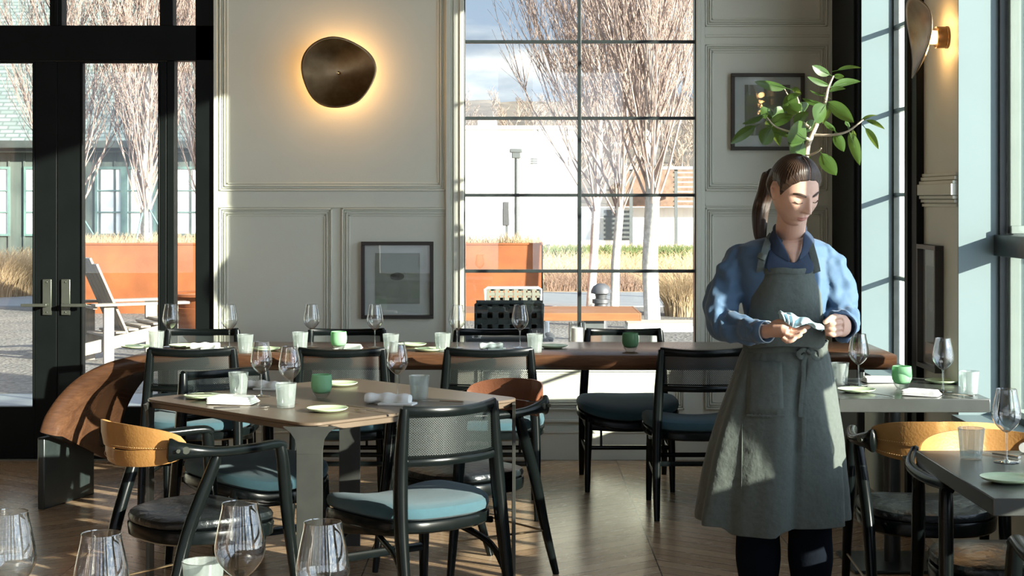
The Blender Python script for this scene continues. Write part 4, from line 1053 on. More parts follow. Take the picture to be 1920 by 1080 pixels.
# clumps of tall grass, low scrub
def clump(px, py, n, rad, h, label, mat='straw', name='ornamental_grass'):
    c = gon(px, py); b = MB()
    def ar():
        a_ = rg.uniform(0, 6.28); q = rad*math.sqrt(rg.random()); return (q*math.cos(a_), q*math.sin(a_))
    blades(b, n, ar, 0, h*.5, h, .006, .9, heap=(0, 0), seg=4)
    o = b.build(name, mat, flat=True); o.location = c; return tag(o, label, 'grass', 'clumps of tall dry grass')
clump(1285, 592, 1500, .28, .95, 'golden fountain grass clump at the right edge of the window view')
clump(35, 553, 2600, .75, .85, 'tall golden grass clump seen through the left door')
clump(-30, 556, 2000, .8, 1.0, 'tall dry grass clump at the far left edge behind the door glass')
b = MB(); blades(b, 6000, lambda: (rg.uniform(.6, 7), rg.uniform(28.6, 31)), G0, .15, .5, .007, .9)
stuffb(b, 'scrub', 'shrub_brown', 'low grey-brown scrub behind the concrete path', 'shrubs', flat=True)
b = MB(); blades(b, 6000, lambda: (rg.uniform(-12, -5.6), rg.uniform(28.6, 32)), G0, .15, .55, .007, .9)
stuffb(b, 'scrub', 'shrub_brown', 'low brown scrub in front of the grey barn', 'shrubs', flat=True)
b = MB(); blades(b, 9000, lambda: (rg.uniform(-3, 9), rg.uniform(33, 52)), G0, .15, .45, .012, .8)
stuffb(b, 'dry_meadow', 'straw', 'golden dry meadow in front of the white building', 'grass', flat=True)
b = MB(); blades(b, 6000, lambda: (rg.uniform(-13, -4), rg.uniform(31, 34.6)), G0, .3, .8, .010, .6)
stuffb(b, 'dry_meadow', 'straw', 'tall dry grass along the foot of the grey barn', 'grass', flat=True)
b = MB(); blades(b, 3500, lambda: (rg.uniform(0, 8), rg.uniform(44, 45)), G0, .25, .5, .02, .6)
stuffb(b, 'hedge_strip', 'moss', 'thin green strip of low planting across the meadow', 'plants', flat=True)
# grey barn with shingled roof
bn = root('barn', 'dark board-clad barn with grey-green shingle roof and white-blinded windows', 'building', (-9, 35, G0))
b = MB(); x0, x1 = -5.5, 5.2; b.box(x0, x1, 0, .2, 0, 2.95)
for k in range(int((x1-x0)/.32)): b.box(x0+k*.32, x0+k*.32+.04, -.03, 0, 0, 2.95)
b.box(x1-.2, x1, 0, 12, 0, 2.95)
b.build('wall', 'barn_board', bn, flat=True)
b = MB(); b.add([(x0-.5, -.45, 2.80), (x1+.4, -.45, 2.80), (x1+.4, 10, 11.4), (x0-.5, 10, 11.4), (x0-.5, -.45, 2.70), (x1+.4, -.45, 2.70), (x1+.4, 10, 11.3), (x0-.5, 10, 11.3)], [(0, 1, 2, 3), (7, 6, 5, 4), (0, 4, 5, 1), (1, 5, 6, 2), (3, 2, 6, 7), (0, 3, 7, 4)])
o = b.build('roof', 'shingles', bn, flat=True); ul = o.data.uv_layers.new(name='UVMap')
for l in o.data.loops:
    c = o.data.vertices[l.vertex_index].co; ul.data[l.index].uv = (c.x, math.hypot(c.y, c.z)*1.0)
b = MB(); b.box(x0-.5, x1+.4, -.60, -.44, 2.68, 2.84); b.box(x0-.5, x1+.4, -.44, 0, 2.60, 2.70); b.build('gutter', 'gutter', bn, bevel=.02)
def bpx(px, dz_=0): return (px-CX)/F*35+9
for a_ in (-90, 50, 183, 328, 466):
    xa, xb = bpx(a_), bpx(a_+105); z0, z1 = CH-(438-HY)/F*35-G0, CH-(317-HY)/F*35-G0
    b = MB(); b.box(xa-.05, xb+.05, -.05, 0, z0-.05, z0); b.box(xa-.05, xb+.05, -.05, 0, z1, z1+.05)
    for u in (xa-.05, xa+(xb-xa)*.42, xb): b.box(u, u+(.05 if u in (xa-.05, xb) else .14), -.05, 0, z0, z1)
    for q in (1/3, 2/3): b.box(xa, xb, -.045, 0, z0+(z1-z0)*q-.012, z0+(z1-z0)*q+.012)
    wo_ = b.build('window', 'barn_trim', bn, flat=True)
    MB().box(xa, xb, -.012, -.002, z0, z1).build('blind', 'shade_white', wo_, flat=True)
# white building
wb = root('white_building', 'low white rendered building beyond the meadow, sunlit', 'building', (0, 55, G0))
def p55(px): return (px-CX)/F*55
b = MB(); ht = CH-(243-HY)/F*55-G0
b.box(-8, p55(1088), 0, 6, 0, ht); b.box(p55(1088), 14, 0, 6, 0, 1.35); b.box(-8, 14, -.6, 0, 0, .28)
b.build('wall', 'white_masonry', wb, flat=True)
b = MB(); b.box(-8.1, p55(1088)+.1, -.08, 6, ht, ht+.13); b.box(p55(895), p55(930), 1, 3, ht+.13, ht+.35); b.build('parapet', 'white_masonry', wb, flat=True)
b = MB(); b.box(p55(1130), p55(1180), -.62, -.60, .28, 1.28); b.build('door', 'post_grey', wb, flat=True)
b = MB(); [b.box(p55(996), p55(1008), -.03, 0, CH-(298+4*i-HY)/F*55-G0-.02, CH-(298+4*i-HY)/F*55-G0+.02) for i in range(3)]; b.build('vent', 'post_grey', wb, flat=True)
pg = root('pergola', 'slatted timber pergola above the white garden wall', 'pergola', (0, 52, G0))
def p52(px): return (px-CX)/F*52
def z52(py): return CH-(py-HY)/F*52-G0
b = MB(); b.box(p52(1172), p52(1420), -.2, .2, z52(318), z52(312)); b.build('roof', 'concrete', pg, flat=True)
b = MB(); b.box(p52(1172), p52(1420), 2.2, 2.4, z52(388), z52(316)); b.build('back_wall', 'shrub_brown', pg, flat=True)
b = MB(); [b.box(p52(1262), p52(1420), -.05, .02, z52(388-9*i), z52(385-9*i)) for i in range(8)]; b.build('slats', 'grey_timber', pg, flat=True)
for q in (1180, 1264, 1340, 1418): b = MB(); b.box(p52(q), p52(q)+.1, -.1, 0, 0, z52(316)); b.build('post', 'post_grey', pg, flat=True)
# lamp post and junction box
lp = root('lamp_post', 'slim dark lamp post standing before the white building', 'lamp post', (at(969, 0, 42).x, 42, G0))
b = MB(); b.tube([(0, 0, 0), (0, 0, 2.75)], .06, 10); b.build('pole', 'post_grey', lp)
b = MB(); b.box(-.13, .10, -.08, .08, 2.66, 2.86); b.box(-.18, .14, -.1, .1, 2.80, 2.90); b.build('lamp_head', 'post_grey', lp, bevel=.02)
jb = root('meter_box', 'grey box on a short post, left of the slim lamp post', 'box', (at(950, 0, 42).x, 42, G0))
b = MB(); b.box(-.03, .03, -.03, .03, 0, .95); b.build('post', 'post_grey', jb, flat=True)
b = MB(); b.box(-.10, .07, -.08, .08, .95, 1.55); b.build('box_body', 'bollard_grey', jb, bevel=.02)
for k, (q, h_) in enumerate(((915, .35), (930, .4), (1028, .4))):
    b = MB(); p_ = at(q, 0, 44); b.tube([(0, 0, 0), (0, 0, h_)], .02, 6); b.tube([(-.06, 0, h_), (.05, 0, h_+.01)], .025, 6)
    o = b.build('garden_light', 'post_grey'); o.location = (p_.x, 44, G0); tag(o, ('small garden light, first from the left before the white building', 'small garden light just left of the grey meter box', 'small garden light right of the lamp post in the meadow')[k], 'garden light', 'garden lights')
# hillside and far trees
b = MB(); vs = []; nx, ny = 90, 14
for j in range(ny):
    for i in range(nx):
        x = -70+160*i/(nx-1); y = 95+j*12; u = j/(ny-1)
        vs.append((x, y, G0+ (u**.8)*(16.5+.035*x)+2.2*u*noise.noise(Vector((x*.05, y*.04, 1)))+.6*noise.noise(Vector((x*.4, y*.2, 4)))*(u > 0)))
b.add(vs, [(j*nx+i, j*nx+i+1, (j+1)*nx+i+1, (j+1)*nx+i) for j in range(ny-1) for i in range(nx-1)])
struct(b.build('hill', 'hillside'))
def shrubtree(b, x, y, z, H, rt):
    def grow(p, d, L, rad, lev):
        pts = [p]; dd = d
        for k in range(4): dd = (dd+Vector((rt.gauss(0, .16), rt.gauss(0, .16), .08))).normalized(); pts.append(pts[-1]+dd*L/4)
        b.tube(pts, [max(.012, rad*(1-k/4.6)) for k in range(5)], 3, caps=False)
        if lev < 3:
            for q in range(5 if lev else 7):
                k = rt.randint(1, 3); a_ = rt.uniform(0, 6.28); dv = (pts[k+1]-pts[k]).normalized()
                grow(pts[k], (dv+Vector((math.cos(a_), math.sin(a_), rt.uniform(-.1, .5)))*.8).normalized(), L*rt.uniform(.4, .62), rad*.5, lev+1)
    grow(Vector((x, y, z)), Vector((0, 0, 1)), H*.62, H*.018, 0)
rt = random.Random(9); b = MB()
for k in range(85):
    x = rt.uniform(-9, 22); y = rt.uniform(100, 190); u = (y-95)/156
    shrubtree(b, x, y, G0+(u**.8)*(16.5+.035*x)-.3, rt.uniform(3.2, 5.5), rt)
stuffb(b, 'woodland', 'far_twig', 'hazy bare woodland on the hill behind the white building', 'trees', flat=True)
for k, (px, D_, H_, lab) in enumerate(((1035, 78, 8.6, 'tall spreading bare tree on the skyline left of the window bar'), (985, 84, 7.2, 'bare spreading tree on the skyline above the lamp post'), (1255, 72, 8.2, 'bare spreading tree above the pergola'), (905, 88, 5.8, 'bare spreading tree above the white parapet'))):
    b = MB(); shrubtree(b, 0, 0, 0, H_, random.Random(20+k)); o = b.build('skyline_tree', 'far_twig', flat=True); o.location = ((px-CX)/F*D_, D_, G0); tag(o, lab, 'tree', 'skyline trees')

# ------------------------------------------------------------------ garden furniture
ad = root('adirondack_chair', 'weathered wooden lounge chair outside the glazed door, before the rust planter', 'chair', ((236-CX)/F*16.4, 16.4, G0), R(30))
def pt_(n, f, mat='weathered', par=None): b = MB(); f(b); return b.build(n, mat, par or ad, bevel=.004)
for s_ in (-1, 1):
    y = s_*.33
    pt_('leg', lambda b: b.box(.30, .42, y-.02, y+.02, 0, .57)); pt_('leg', lambda b: b.box(-.32, -.22, y-.02, y+.02, 0, .56))
    pt_('armrest', lambda b: b.box(-.42, .52, y-.075, y+.075, .575, .60))
    pt_('side_rail', lambda b: b.add([(-.50, y-.05*s_, .10), (.40, y-.05*s_, .27), (.40, y-.05*s_, .40), (-.50, y-.05*s_, .22), (-.50, y-.02*s_, .10), (.40, y-.02*s_, .27), (.40, y-.02*s_, .40), (-.50, y-.02*s_, .22)], [(0, 1, 2, 3), (7, 6, 5, 4), (0, 4, 5, 1), (1, 5, 6, 2), (2, 6, 7, 3), (3, 7, 4, 0)]))
for k in range(6):
    q = k/5; x = .36-.62*q; z = .395-.12*q; pt_('seat_slat', lambda b: b.box(x-.05, x+.05, -.29, .29, z, z+.022))
for k in range(4):
    y = -.216+.144*k; h_ = 1.10-.06*abs(k-1.5); T = Matrix.Rotation(R(-24), 4, 'Y')
    b = MB(); b.box(-.012, .012, y-.067, y+.067, 0, h_-.2, T); o = b.build('back_slat', 'weathered', ad, bevel=.004); o.location = (-.04, 0, .24)
pt_('cross_rail', lambda b: b.box(-.42, -.38, -.33, .33, .545, .575)); pt_('front_apron', lambda b: b.box(.40, .425, -.31, .31, .26, .40))
fp = root('fire_bowl', 'round rusty steel fire bowl outside, half hidden by the black door frame', 'fire pit', ((398-CX)/F*17.4, 17.4, G0))
b = MB(); b.lathe([(.15, 0), (.2, .04), (.34, .22), (.42, .42), (.43, .48), (.40, .48), (.38, .42), (.3, .24), (0, .1)], 40); b.build('bowl', 'rust', fp)
b = MB(); b.lathe([(.40, .60), (.47, .60), (.47, .625), (.38, .625), (.40, .60)], 40); b.build('rim', 'rust', fp)
b = MB(); b.lathe([(.39, .48), (.385, .6), (.37, .6), (.375, .48), (.39, .48)], 40); b.build('collar', 'rust', fp)
ot = root('outdoor_table', 'outdoor timber table with orange sunlit edge beyond the window', 'table', (-.25, 12.75, G0))
b = MB(); 
for k in range(6): b.box(-1.5, 1.20, -.40+k*.134, -.27+k*.134, .70, .755)
b.box(-1.5, 1.20, -.415, -.40, .698, .756); b.box(1.20, 1.215, -.415, .40, .698, .756)
b.build('tabletop', 'orange_timber', ot, bevel=.002)
for x in (.86, -1.2):
    b = MB(); b.box(x-.06, x+.06, -.30, -.2, 0, .70); b.build('leg', 'orange_timber', ot); b = MB(); b.box(x-.06, x+.06, .2, .30, 0, .70); b.build('leg', 'orange_timber', ot)
    b = MB(); b.box(x-.08, x+.08, -.36, .36, .62, .70); b.build('bracket', 'post_grey', ot)
def woven(px, D_, ztop, face, mat, label, wd):
    r = root('woven_chair', label, 'chair', ((px-CX)/F*D_, D_, G0), R(face), 'woven outdoor chairs'); h_ = ztop-G0
    b = MB(); K = 12
    for k in range(K): 
        x = -wd/2+wd*(k+.5)/K; b.box(x-wd/K*(.36 if mat == 'woven' else .47), x+wd/K*(.36 if mat == 'woven' else .47), -.262+.006*(k % 2), -.25+.006*(k % 2), h_-.21, h_-.01)
    for j in range(5): z = h_-.19+.042*j; b.box(-wd/2, wd/2, -.262+.004*(j % 2), -.250+.004*(j % 2), z, z+(.026 if mat == 'woven' else .040))
    b.build('backrest', mat, r, flat=True)
    b = MB(); b.tube([(-wd/2, -.256, h_-.24), (-wd/2, -.256, h_-.01), (-wd/2+.02, -.256, h_), (wd/2-.02, -.256, h_), (wd/2, -.256, h_-.01), (wd/2, -.256, h_-.24)], .014, 8); b.build('back_frame', 'shade_white' if mat == 'woven' else 'woven_dark', r)
    b = MB(); b.box(-wd*.62, wd*.62, -.25, .25, .40, .46); b.build('seat', 'cushion_grey', r, bevel=.02)
    for s_ in (-1, 1):
        b = MB(); b.tube([(s_*wd*.6, -.24, .62), (s_*wd*.64, -.1, .635), (s_*wd*.62, .22, .63)], (.03, .014), 8); b.build('armrest', 'cushion_grey' if mat != 'woven' else 'shade_white', r)
        for y in (-.22, .22): b = MB(); b.tube([(s_*wd*.6, y, 0), (s_*wd*.6, y, .62)], .016, 8); b.build('leg', 'shade_white', r)
    b = MB(); b.box(-wd*.60, wd*.60, -.255, -.2, .585, .635); b.build('cushion', 'cushion_grey', r, bevel=.015)
woven(955, 11.75, .835, 0, 'woven_dark', 'black woven outdoor chair with its back to the window', .46)
woven(962, 13.55, .815, 180, 'woven', 'pale woven outdoor chair on the far side of the outdoor table', .46)
bnch = root('garden_bench', 'low outdoor bench with white metal frame, right of the outdoor table', 'bench', (1.85, 15.2, G0))
b = MB()
for k in range(3): b.box(-.8, .8, -.2+k*.14, -.08+k*.14, .455, .485)
b.build('seat', 'grey_timber', bnch, bevel=.003)
b = MB(); b.box(-.8, .8, -.21, -.18, .405, .455); b.box(-.8, .8, .18, .21, .405, .455); b.build('frame', 'shade_white', bnch)
for x in (-.72, -.55, .7): b = MB(); b.box(x-.025, x+.025, -.19, .19, 0, .41); b.build('leg', 'shade_white', bnch)
bl = root('bollard_light', 'domed grey bollard light standing outside behind the outdoor table', 'bollard', ((1127-CX)/F*18.8, 18.8, G0))
b = MB(); b.lathe([(.075, 0), (.075, .42), (.10, .43), (.10, .47), (.06, .48)], 24); b.build('post', 'bollard_grey', bl)
b = MB(); b.lathe([(.06, .48), (.07, .53), (.115, .54), (.115, .57), (.09, .62), (.04, .65), (0, .655)], 24); b.build('dome_cap', 'bollard_grey', bl)
# ------------------------------------------------------------------ the woman
PD = 5.50
wm = root('person', 'woman in blue shirt and long grey apron, looking down at the cloth in her hands', 'person', (at(1470, 0, PD).x, PD+.05, 0))
PO = Vector(wm.location)
def P(px, py, dd=0.0): return at(px, py, PD+dd)-PO
def sm(a, b, x): t_ = max(0, min(1, (x-a)/(b-a))); return t_*t_*(3-2*t_)
def ga(x, s_): return math.exp(-x*x/(2*s_*s_))
HC = P(1490, 361, -.118); HR = Matrix.Rotation(R(24), 3, 'Z') @ Matrix.Rotation(R(-3), 3, 'Y') @ Matrix.Rotation(R(24), 3, 'X')
def headpt(d, off=0.0):
    """d: unit direction, face towards -y; returns a point of the head in head coordinates"""
    x, y, z = d
    a = .0715; bf = .088 if y < 0 else .098; c = .112
    px, py, pz = a*x, bf*y, c*z
    if z < 0:
        k = -z
        jaw = 1-.30*k**1.6-.10*sm(.5, 1, k)
        px *= jaw
        if y > 0: py *= 1-.55*k                      # skull tucks in to the neck
        else: py *= 1-.10*k**2
    else:
        px *= 1-.03*z; 
        if y < 0: py *= 1-.06*z
    # flatten the sides a little, flatter face plane
    if y < 0: py *= 1-.07*(1-abs(x))*(1-abs(z)) if abs(z) < .8 else 1
    if off: 
        n = Vector((px/a**2, py/bf**2, pz/c**2)).normalized(); px += n.x*off; py += n.y*off; pz += n.z*off
    elif y < 0:
        f = 0.0; fx = abs(px); w_ = sm(0, .35, -y)
        f += .0035*ga(pz-.026, .007)*ga(fx-.024, .016)                      # brow
        f -= .0085*ga(pz-.006, .0095)*ga(fx-.031, .0125)                    # socket
        f += .0062*ga(pz-.004, .0062)*ga(fx-.0315, .0105)                   # closed lid over the eyeball
        f -= .0030*ga(pz-.013, .0022)*ga(fx-.0315, .012)                    # lid fold
        t_ = max(0, min(1, (.022-pz)/.052))                                  # nose runs from z .022 to -.030
        if -.046 < pz < .03:
            drop = 1-sm(-.031, -.040, pz) if pz < -.031 else 1
            amp = (.006+.0205*t_**1.25)*drop*sm(.034, .015, pz)
            f += amp*ga(px, .0052+.0034*t_)
        f += .0065*ga(pz+.031, .0055)*ga(fx-.0115, .0048)                   # nostril wings
        f -= .0035*ga(pz+.0375, .0025)*ga(fx-.0062, .0030)
        f += .0040*ga(pz+.014, .016)*ga(fx-.043, .013)                      # cheekbone
        f += .0058*ga(pz+.0565, .0040)*ga(px, .0150)                        # upper lip
        f += .0068*ga(pz+.0665, .0046)*ga(px, .0135)                        # lower lip
        f -= .0032*ga(pz+.0612, .0014)*ga(px, .018)                         # line of the mouth
        f -= .0030*ga(pz+.0770, .0040)*ga(px, .014)
        f -= .0016*ga(pz+.0480, .006)*ga(px, .0028)                         # philtrum
        f += .0075*ga(pz+.0930, .0105)*ga(px, .0160)                        # chin
        py -= f*w_
    return Vector((px, py, pz))
def hw(v): return HC+HR @ Vector(v)
def sphere_grid(n, m_, fn, uvs=None):
    vs = []; fs = []
    for j in range(m_+1):
        ph = math.pi*j/m_
        for i in range(n):
            th = 2*math.pi*i/n; vs.append(fn(Vector((math.sin(ph)*math.sin(th), -math.sin(ph)*math.cos(th), math.cos(ph)))))
    for j in range(m_):
        for i in range(n): k = (i+1) % n; fs.append((j*n+i, (j+1)*n+i, (j+1)*n+k, j*n+k))
    return vs, fs
b = MB(); vs, fs = sphere_grid(300, 240, lambda d: hw(headpt(d))); b.add(vs, fs)
for s_ in (-1, 1):                                    # ears
    e = [hw((s_*.069, .008, -.026)), hw((s_*.073, .012, -.016)), hw((s_*.077, .018, .0)), hw((s_*.078, .022, .014)), hw((s_*.073, .012, .024)), hw((s_*.068, .002, .018))]
    b.tube(smooth([tuple(q) for q in e], 4), .0042, 10); 
    b.tube([hw((s_*.066, .006, -.022)), hw((s_*.0715, .012, 0)), hw((s_*.067, .012, .018))], [(.006, .004), (.011, .004), (.007, .003)], 10, up=tuple(HR @ Vector((s_, 0, 0))))
# neck and shoulders
nk = [P(1476, 475, .10), P(1478, 455, .075), P(1481, 435, .03), P(1484, 415, -.02), P(1487, 393, -.065)]
b.tube([tuple(q) for q in nk], [(.075, .058), (.056, .052), (.049, .050), (.049, .051), (.050, .053)], 28, up=(0, 1, 0))
def oring(px, py, dd, a, bb, n=40, sq=2.3, yaw=0):
    c = P(px, py, dd); r_ = []
    for k in range(n):
        th = 2*math.pi*k/n; c_, s2 = math.cos(th), math.sin(th)
        x = a*math.copysign(abs(c_)**(2/sq), c_); y = bb*math.copysign(abs(s2)**(2/sq), s2)
        r_.append(c+Vector((x*math.cos(yaw)-y*math.sin(yaw), x*math.sin(yaw)+y*math.cos(yaw), 0)))
    return r_
TW = R(8)
b.loft([oring(1476, 452, .07, .06, .045, yaw=TW), oring(1472, 462, .06, .13, .068, yaw=TW), oring(1470, 480, .05, .155, .085, yaw=TW), oring(1470, 520, .045, .140, .098, yaw=TW), oring(1470, 570, .045, .120, .092, yaw=TW),
        oring(1470, 640, .05, .100, .070, yaw=TW), oring(1470, 700, .055, .118, .085, yaw=TW), oring(1470, 760, .06, .135, .098, yaw=TW), oring(1470, 800, .06, .12, .09, yaw=TW)])
# bare skin in the open collar
cw = []
for q, (w_, y_, dd) in enumerate(((.050, 440, .025), (.045, 455, -.02), (.034, 470, -.045), (.020, 485, -.060), (.006, 497, -.066))):
    cw.append([P(1484+q*1.0, y_, dd)+Vector((w_*math.cos(2*math.pi*k/16), .030*math.sin(2*math.pi*k/16)+.02, 0)) for k in range(16)])
b.loft(cw)
def limb(pts, rad, n=20, up=(0, 1, 0)): b.tube(smooth([tuple(p_) for p_ in pts], 4), [rad[min(len(rad)-1, int(i/4))]*(1-(i % 4)/4)+rad[min(len(rad)-1, int(i/4)+1)]*((i % 4)/4) for i in range((len(pts)-1)*4+1)], n, up=up)
A_S, A_E, A_W = P(1386, 480, .06), P(1350, 592, .03), P(1440, 622, -.20)
B_S, B_E, B_W = P(1556, 480, .04), P(1576, 594, .08), P(1579, 613, -.16)
limb([P(1396, 488, .055), P(1362, 550, .04), P(1352, 588, .02), P(1368, 611, -.03), P(1404, 620, -.12), P(1438, 622, -.20)], [.044, .038, .034, .030, .024, .022])
limb([P(1548, 488, .045), P(1572, 550, .05), P(1577, 586, .05), P(1580, 602, -.01), P(1581, 612, -.10), P(1582, 613, -.15)], [.042, .036, .034, .030, .026, .022])
for px in (1421, 1519):
    limb([P(px+(1470-px)*.35, 770, .05), P(px, 880, .04), P(px, 990, .05), P(px, 1120, .08), P(px, 1215, .09)], [.078, .066, .048, .046, .035])
# her right hand, palm up under the cloth
def fing(pts, r0, r1):
    q = smooth([tuple(P(*p_)) for p_ in pts], 5); m_ = len(q)
    rr_ = [r0+(r1-r0)*i/(m_-1) for i in range(m_)]; rr_[-1] = r1*.35; rr_[-2] = r1*.85
    for kk in (len(pts)-2,):
        i = 5*kk-5 if len(pts) > 3 else 0
        if 0 < i < m_-2: rr_[i] *= 1.07
    b.tube(q, rr_, 14)
b.tube([tuple(P(1437, 621, -.20)), tuple(P(1446, 620, -.215)), tuple(P(1458, 619, -.235)), tuple(P(1471, 622, -.25)), tuple(P(1477, 625, -.255))], [(.023, .020), (.026, .020), (.034, .018), (.037, .016), (.033, .011)], 24, up=(0, .62, .78), sq=2.4)
fing([(1470, 613, -.225), (1484, 617, -.245), (1500, 618, -.26), (1512, 614, -.265), (1519, 611, -.262)], .0092, .0072)
fing([(1472, 620, -.245), (1486, 625, -.265), (1501, 623, -.28), (1512, 618, -.285)], .0094, .0072)
fing([(1472, 627, -.262), (1483, 632, -.28), (1495, 631, -.292), (1504, 626, -.295)], .0090, .0070)
fing([(1468, 634, -.27), (1476, 640, -.285), (1486, 638, -.295), (1492, 633, -.296)], .0080, .0062)
fing([(1448, 610, -.215), (1459, 604, -.235), (1470, 606, -.255), (1480, 611, -.262), (1486, 614, -.262)], .0115, .0078)
# her left hand, fingers closed on the hem of the cloth
b.tube([tuple(P(1583, 613, -.13)), tuple(P(1582, 612, -.17)), tuple(P(1579, 611, -.205)), tuple(P(1573, 611, -.23))], [(.022, .024), (.024, .030), (.024, .036), (.018, .034)], 24, up=(0, 0, 1), sq=2.4)
for k, (y0, y1, y2, xt) in enumerate(((596, 594, 601, 1550), (605, 605, 610, 1547), (614, 616, 618, 1547), (623, 626, 626, 1550))):
    fing([(1578, y0, -.205), (1573, y1, -.245), (1562, y1+2, -.262), (1553, y2, -.255), (xt, y2+1, -.243)], .0093-.0005*(k == 3), .0068)
fing([(1576, 600, -.19), (1568, 594, -.225), (1559, 596, -.262), (1550, 602, -.272), (1544, 606, -.268)], .0115, .0075)
bod = b.build('body', 'skin', wm, ang=3)
md = bod.modifiers.new('one_surface', 'REMESH'); md.mode = 'VOXEL'; md.voxel_size = .0024; md.use_smooth_shade = True
md = bod.modifiers.new('relax', 'SMOOTH'); md.iterations = 2; md.factor = .5
# face details that lie on the surface
def fz(x, z):
    """head-coordinates point of the face surface at (x, z)"""
    best = None
    lo_, hi_ = None, None
    zz = z/.112; xx = x/.0715/max(.35, 1-.30*max(0, -zz)**1.6-.10*sm(.5, 1, max(0, -zz)))
    yy = -math.sqrt(max(.01, 1-xx*xx-zz*zz)); return headpt(Vector((xx, yy, zz)))
for s_ in (-1, 1):
    pts = []
    for k in range(9):
        u = k/8; x = s_*(.013+.037*u); z = .0245+.0065*math.sin(u*2.4)-.004*u*u - (.0035*(1-u))
        q = fz(x, z); q.y -= .0015; pts.append(tuple(hw(q)))
    b = MB(); b.tube(pts, [(.0024+.0020*math.sin(math.pi*(.12+.8*k/8)), .0013) for k in range(9)], 8, up=tuple(HR @ Vector((0, -1, 0)))); b.build('eyebrow', 'brow_hair', wm)
    pts = []
    for k in range(9):
        u = k/8; x = s_*(.020+.024*u); z = -.0005-.0045*math.sin(math.pi*u)+.0015*u
        q = fz(x, z); q.y -= .0012; pts.append(tuple(hw(q)))
    b = MB(); b.tube(pts, [(.0016+.0014*math.sin(math.pi*k/8), .0010) for k in range(9)], 6); b.build('eyelashes', 'brow_hair', wm)
b = MB()
for zc, hh_, ww in ((-.0567, .0034, .0205), (-.0662, .0042, .0185)):
    rg_ = []
    for k in range(25):
        u = -1+2*k/24; h_ = hh_*math.sqrt(max(.0, 1-u*u))*(1-(.22*ga(u, .12) if zc > -.06 else 0)); row = []
        for v_ in (-1, -.5, 0, .5, 1):
            z = zc+v_*h_+(-.0015*abs(u)**2 if zc > -.06 else .0035*abs(u)**2); q = fz(u*ww, z); q.y -= .0016*(1-abs(v_))+.0006; row.append(hw(q))
        rg_.append(row)
    b.loft(rg_, closed=False, caps=False)
b.build('lips', 'lip', wm, ang=3)
# hair: cap combed back from a centre parting
def hairoff(d):
    x, y, z = d; az = math.atan2(x, -y)              # 0 = face centre
    a_ = abs(az)
    T_ = ((0, .61), (.3, .585), (.55, .56), (.9, .42), (1.15, .20), (1.32, .0), (1.46, .20), (1.75, .30), (2.05, .20), (2.3, -.25), (2.6, -.55), (3.2, -.6))
    for (u0, v0), (u1, v1) in zip(T_, T_[1:]):
        if u0 <= a_ <= u1: line = v0+(v1-v0)*(a_-u0)/(u1-u0); break
    k = .42*sm(line-.03, line+.05, z)+.58*sm(line, line+.30, z)
    part_ = .0016*ga(x-.02, .012)*sm(.5, .62, z)*sm(.35, .1, y)
    wave = .0006*math.sin(az*46+z*9)*sm(.05, .35, z-line)
    return -.006+(.0175+.004*sm(.2, .9, z)+.004*sm(0, 1, y))*k-part_*1.4+wave*k
def hfn(d): return hw(headpt(d, hairoff(d) or 1e-6))
n, m_ = 220, 120; vs, fs = sphere_grid(n, m_, hfn)
b = MB(); b.add(vs, fs); ho = b.build('hair', 'hair', wm, ang=3)
ul = ho.data.uv_layers.new(name='UVMap')
TIE = Vector((-.012, .95, .12)).normalized()
for l in ho.data.loops:
    i = l.vertex_index; j = i//n; th = 2*math.pi*(i % n)/n; ph = math.pi*j/m_
    d = Vector((math.sin(ph)*math.sin(th), -math.sin(ph)*math.cos(th), math.cos(ph)))
    # angle round the tie = strand id, distance from the tie = along the strand
    r_ = d-TIE*d.dot(TIE); ul.data[l.index].uv = (math.atan2(r_.x, r_.z)/6.283, math.acos(max(-1, min(1, d.dot(TIE))))/3.14)
b = MB(); pts = []
for k in range(13):
    a_ = math.asin(.60)+(math.pi/2-math.asin(.60))*k/12; d = Vector((.02, -math.cos(a_), math.sin(a_))).normalized(); pts.append(tuple(hw(headpt(d, hairoff(d)+.0004))))
b.tube(pts, [.0014-.0009*abs(k-5)/8 for k in range(13)], 6); b.build('hair_parting_sheen', 'skin', wm)  # scalp strip along the parting, its pale line also stands for the hair's reflection
b = MB(); q0 = hw((-.015, .112, .018)); q1 = hw((-.017, .128, .014)); b.tube([q0, q1], .017, 16); b.build('hair_tie', 'hair_tie', wm)
tl = [hw((-.015, .108, .018)), hw((-.020, .140, .010)), P(1434, 365, .10), P(1426, 395, .10), P(1424, 425, .095), P(1426, 452, .085), P(1431, 474, .075)]
tl[1] = hw((-.018, .130, .012)); b = MB(); pts = smooth([tuple(q) for q in tl], 6); mm = len(pts); rings = []
for i, p_ in enumerate(pts):
    u = i/(mm-1); w_ = .015+.012*math.sin(math.pi*min(1, u*1.1)**.8)-.013*sm(.75, 1, u); ring = []
    for k in range(40):
        th = 2*math.pi*k/40; q = w_*(1+.10*math.sin(th*7+u*3)+.06*math.sin(th*13-u*5)); ring.append(Vector(p_)+Vector((q*math.cos(th)*1.0, q*math.sin(th)*.9, q*.25*math.sin(th))))
    rings.append(ring)
b.loft(rings); po = b.build('ponytail', 'hair', wm, ang=3); ul = po.data.uv_layers.new(name='UVMap')
for l in po.data.loops: i = l.vertex_index; ul.data[l.index].uv = ((i % 40)/40, (i//40)/mm)
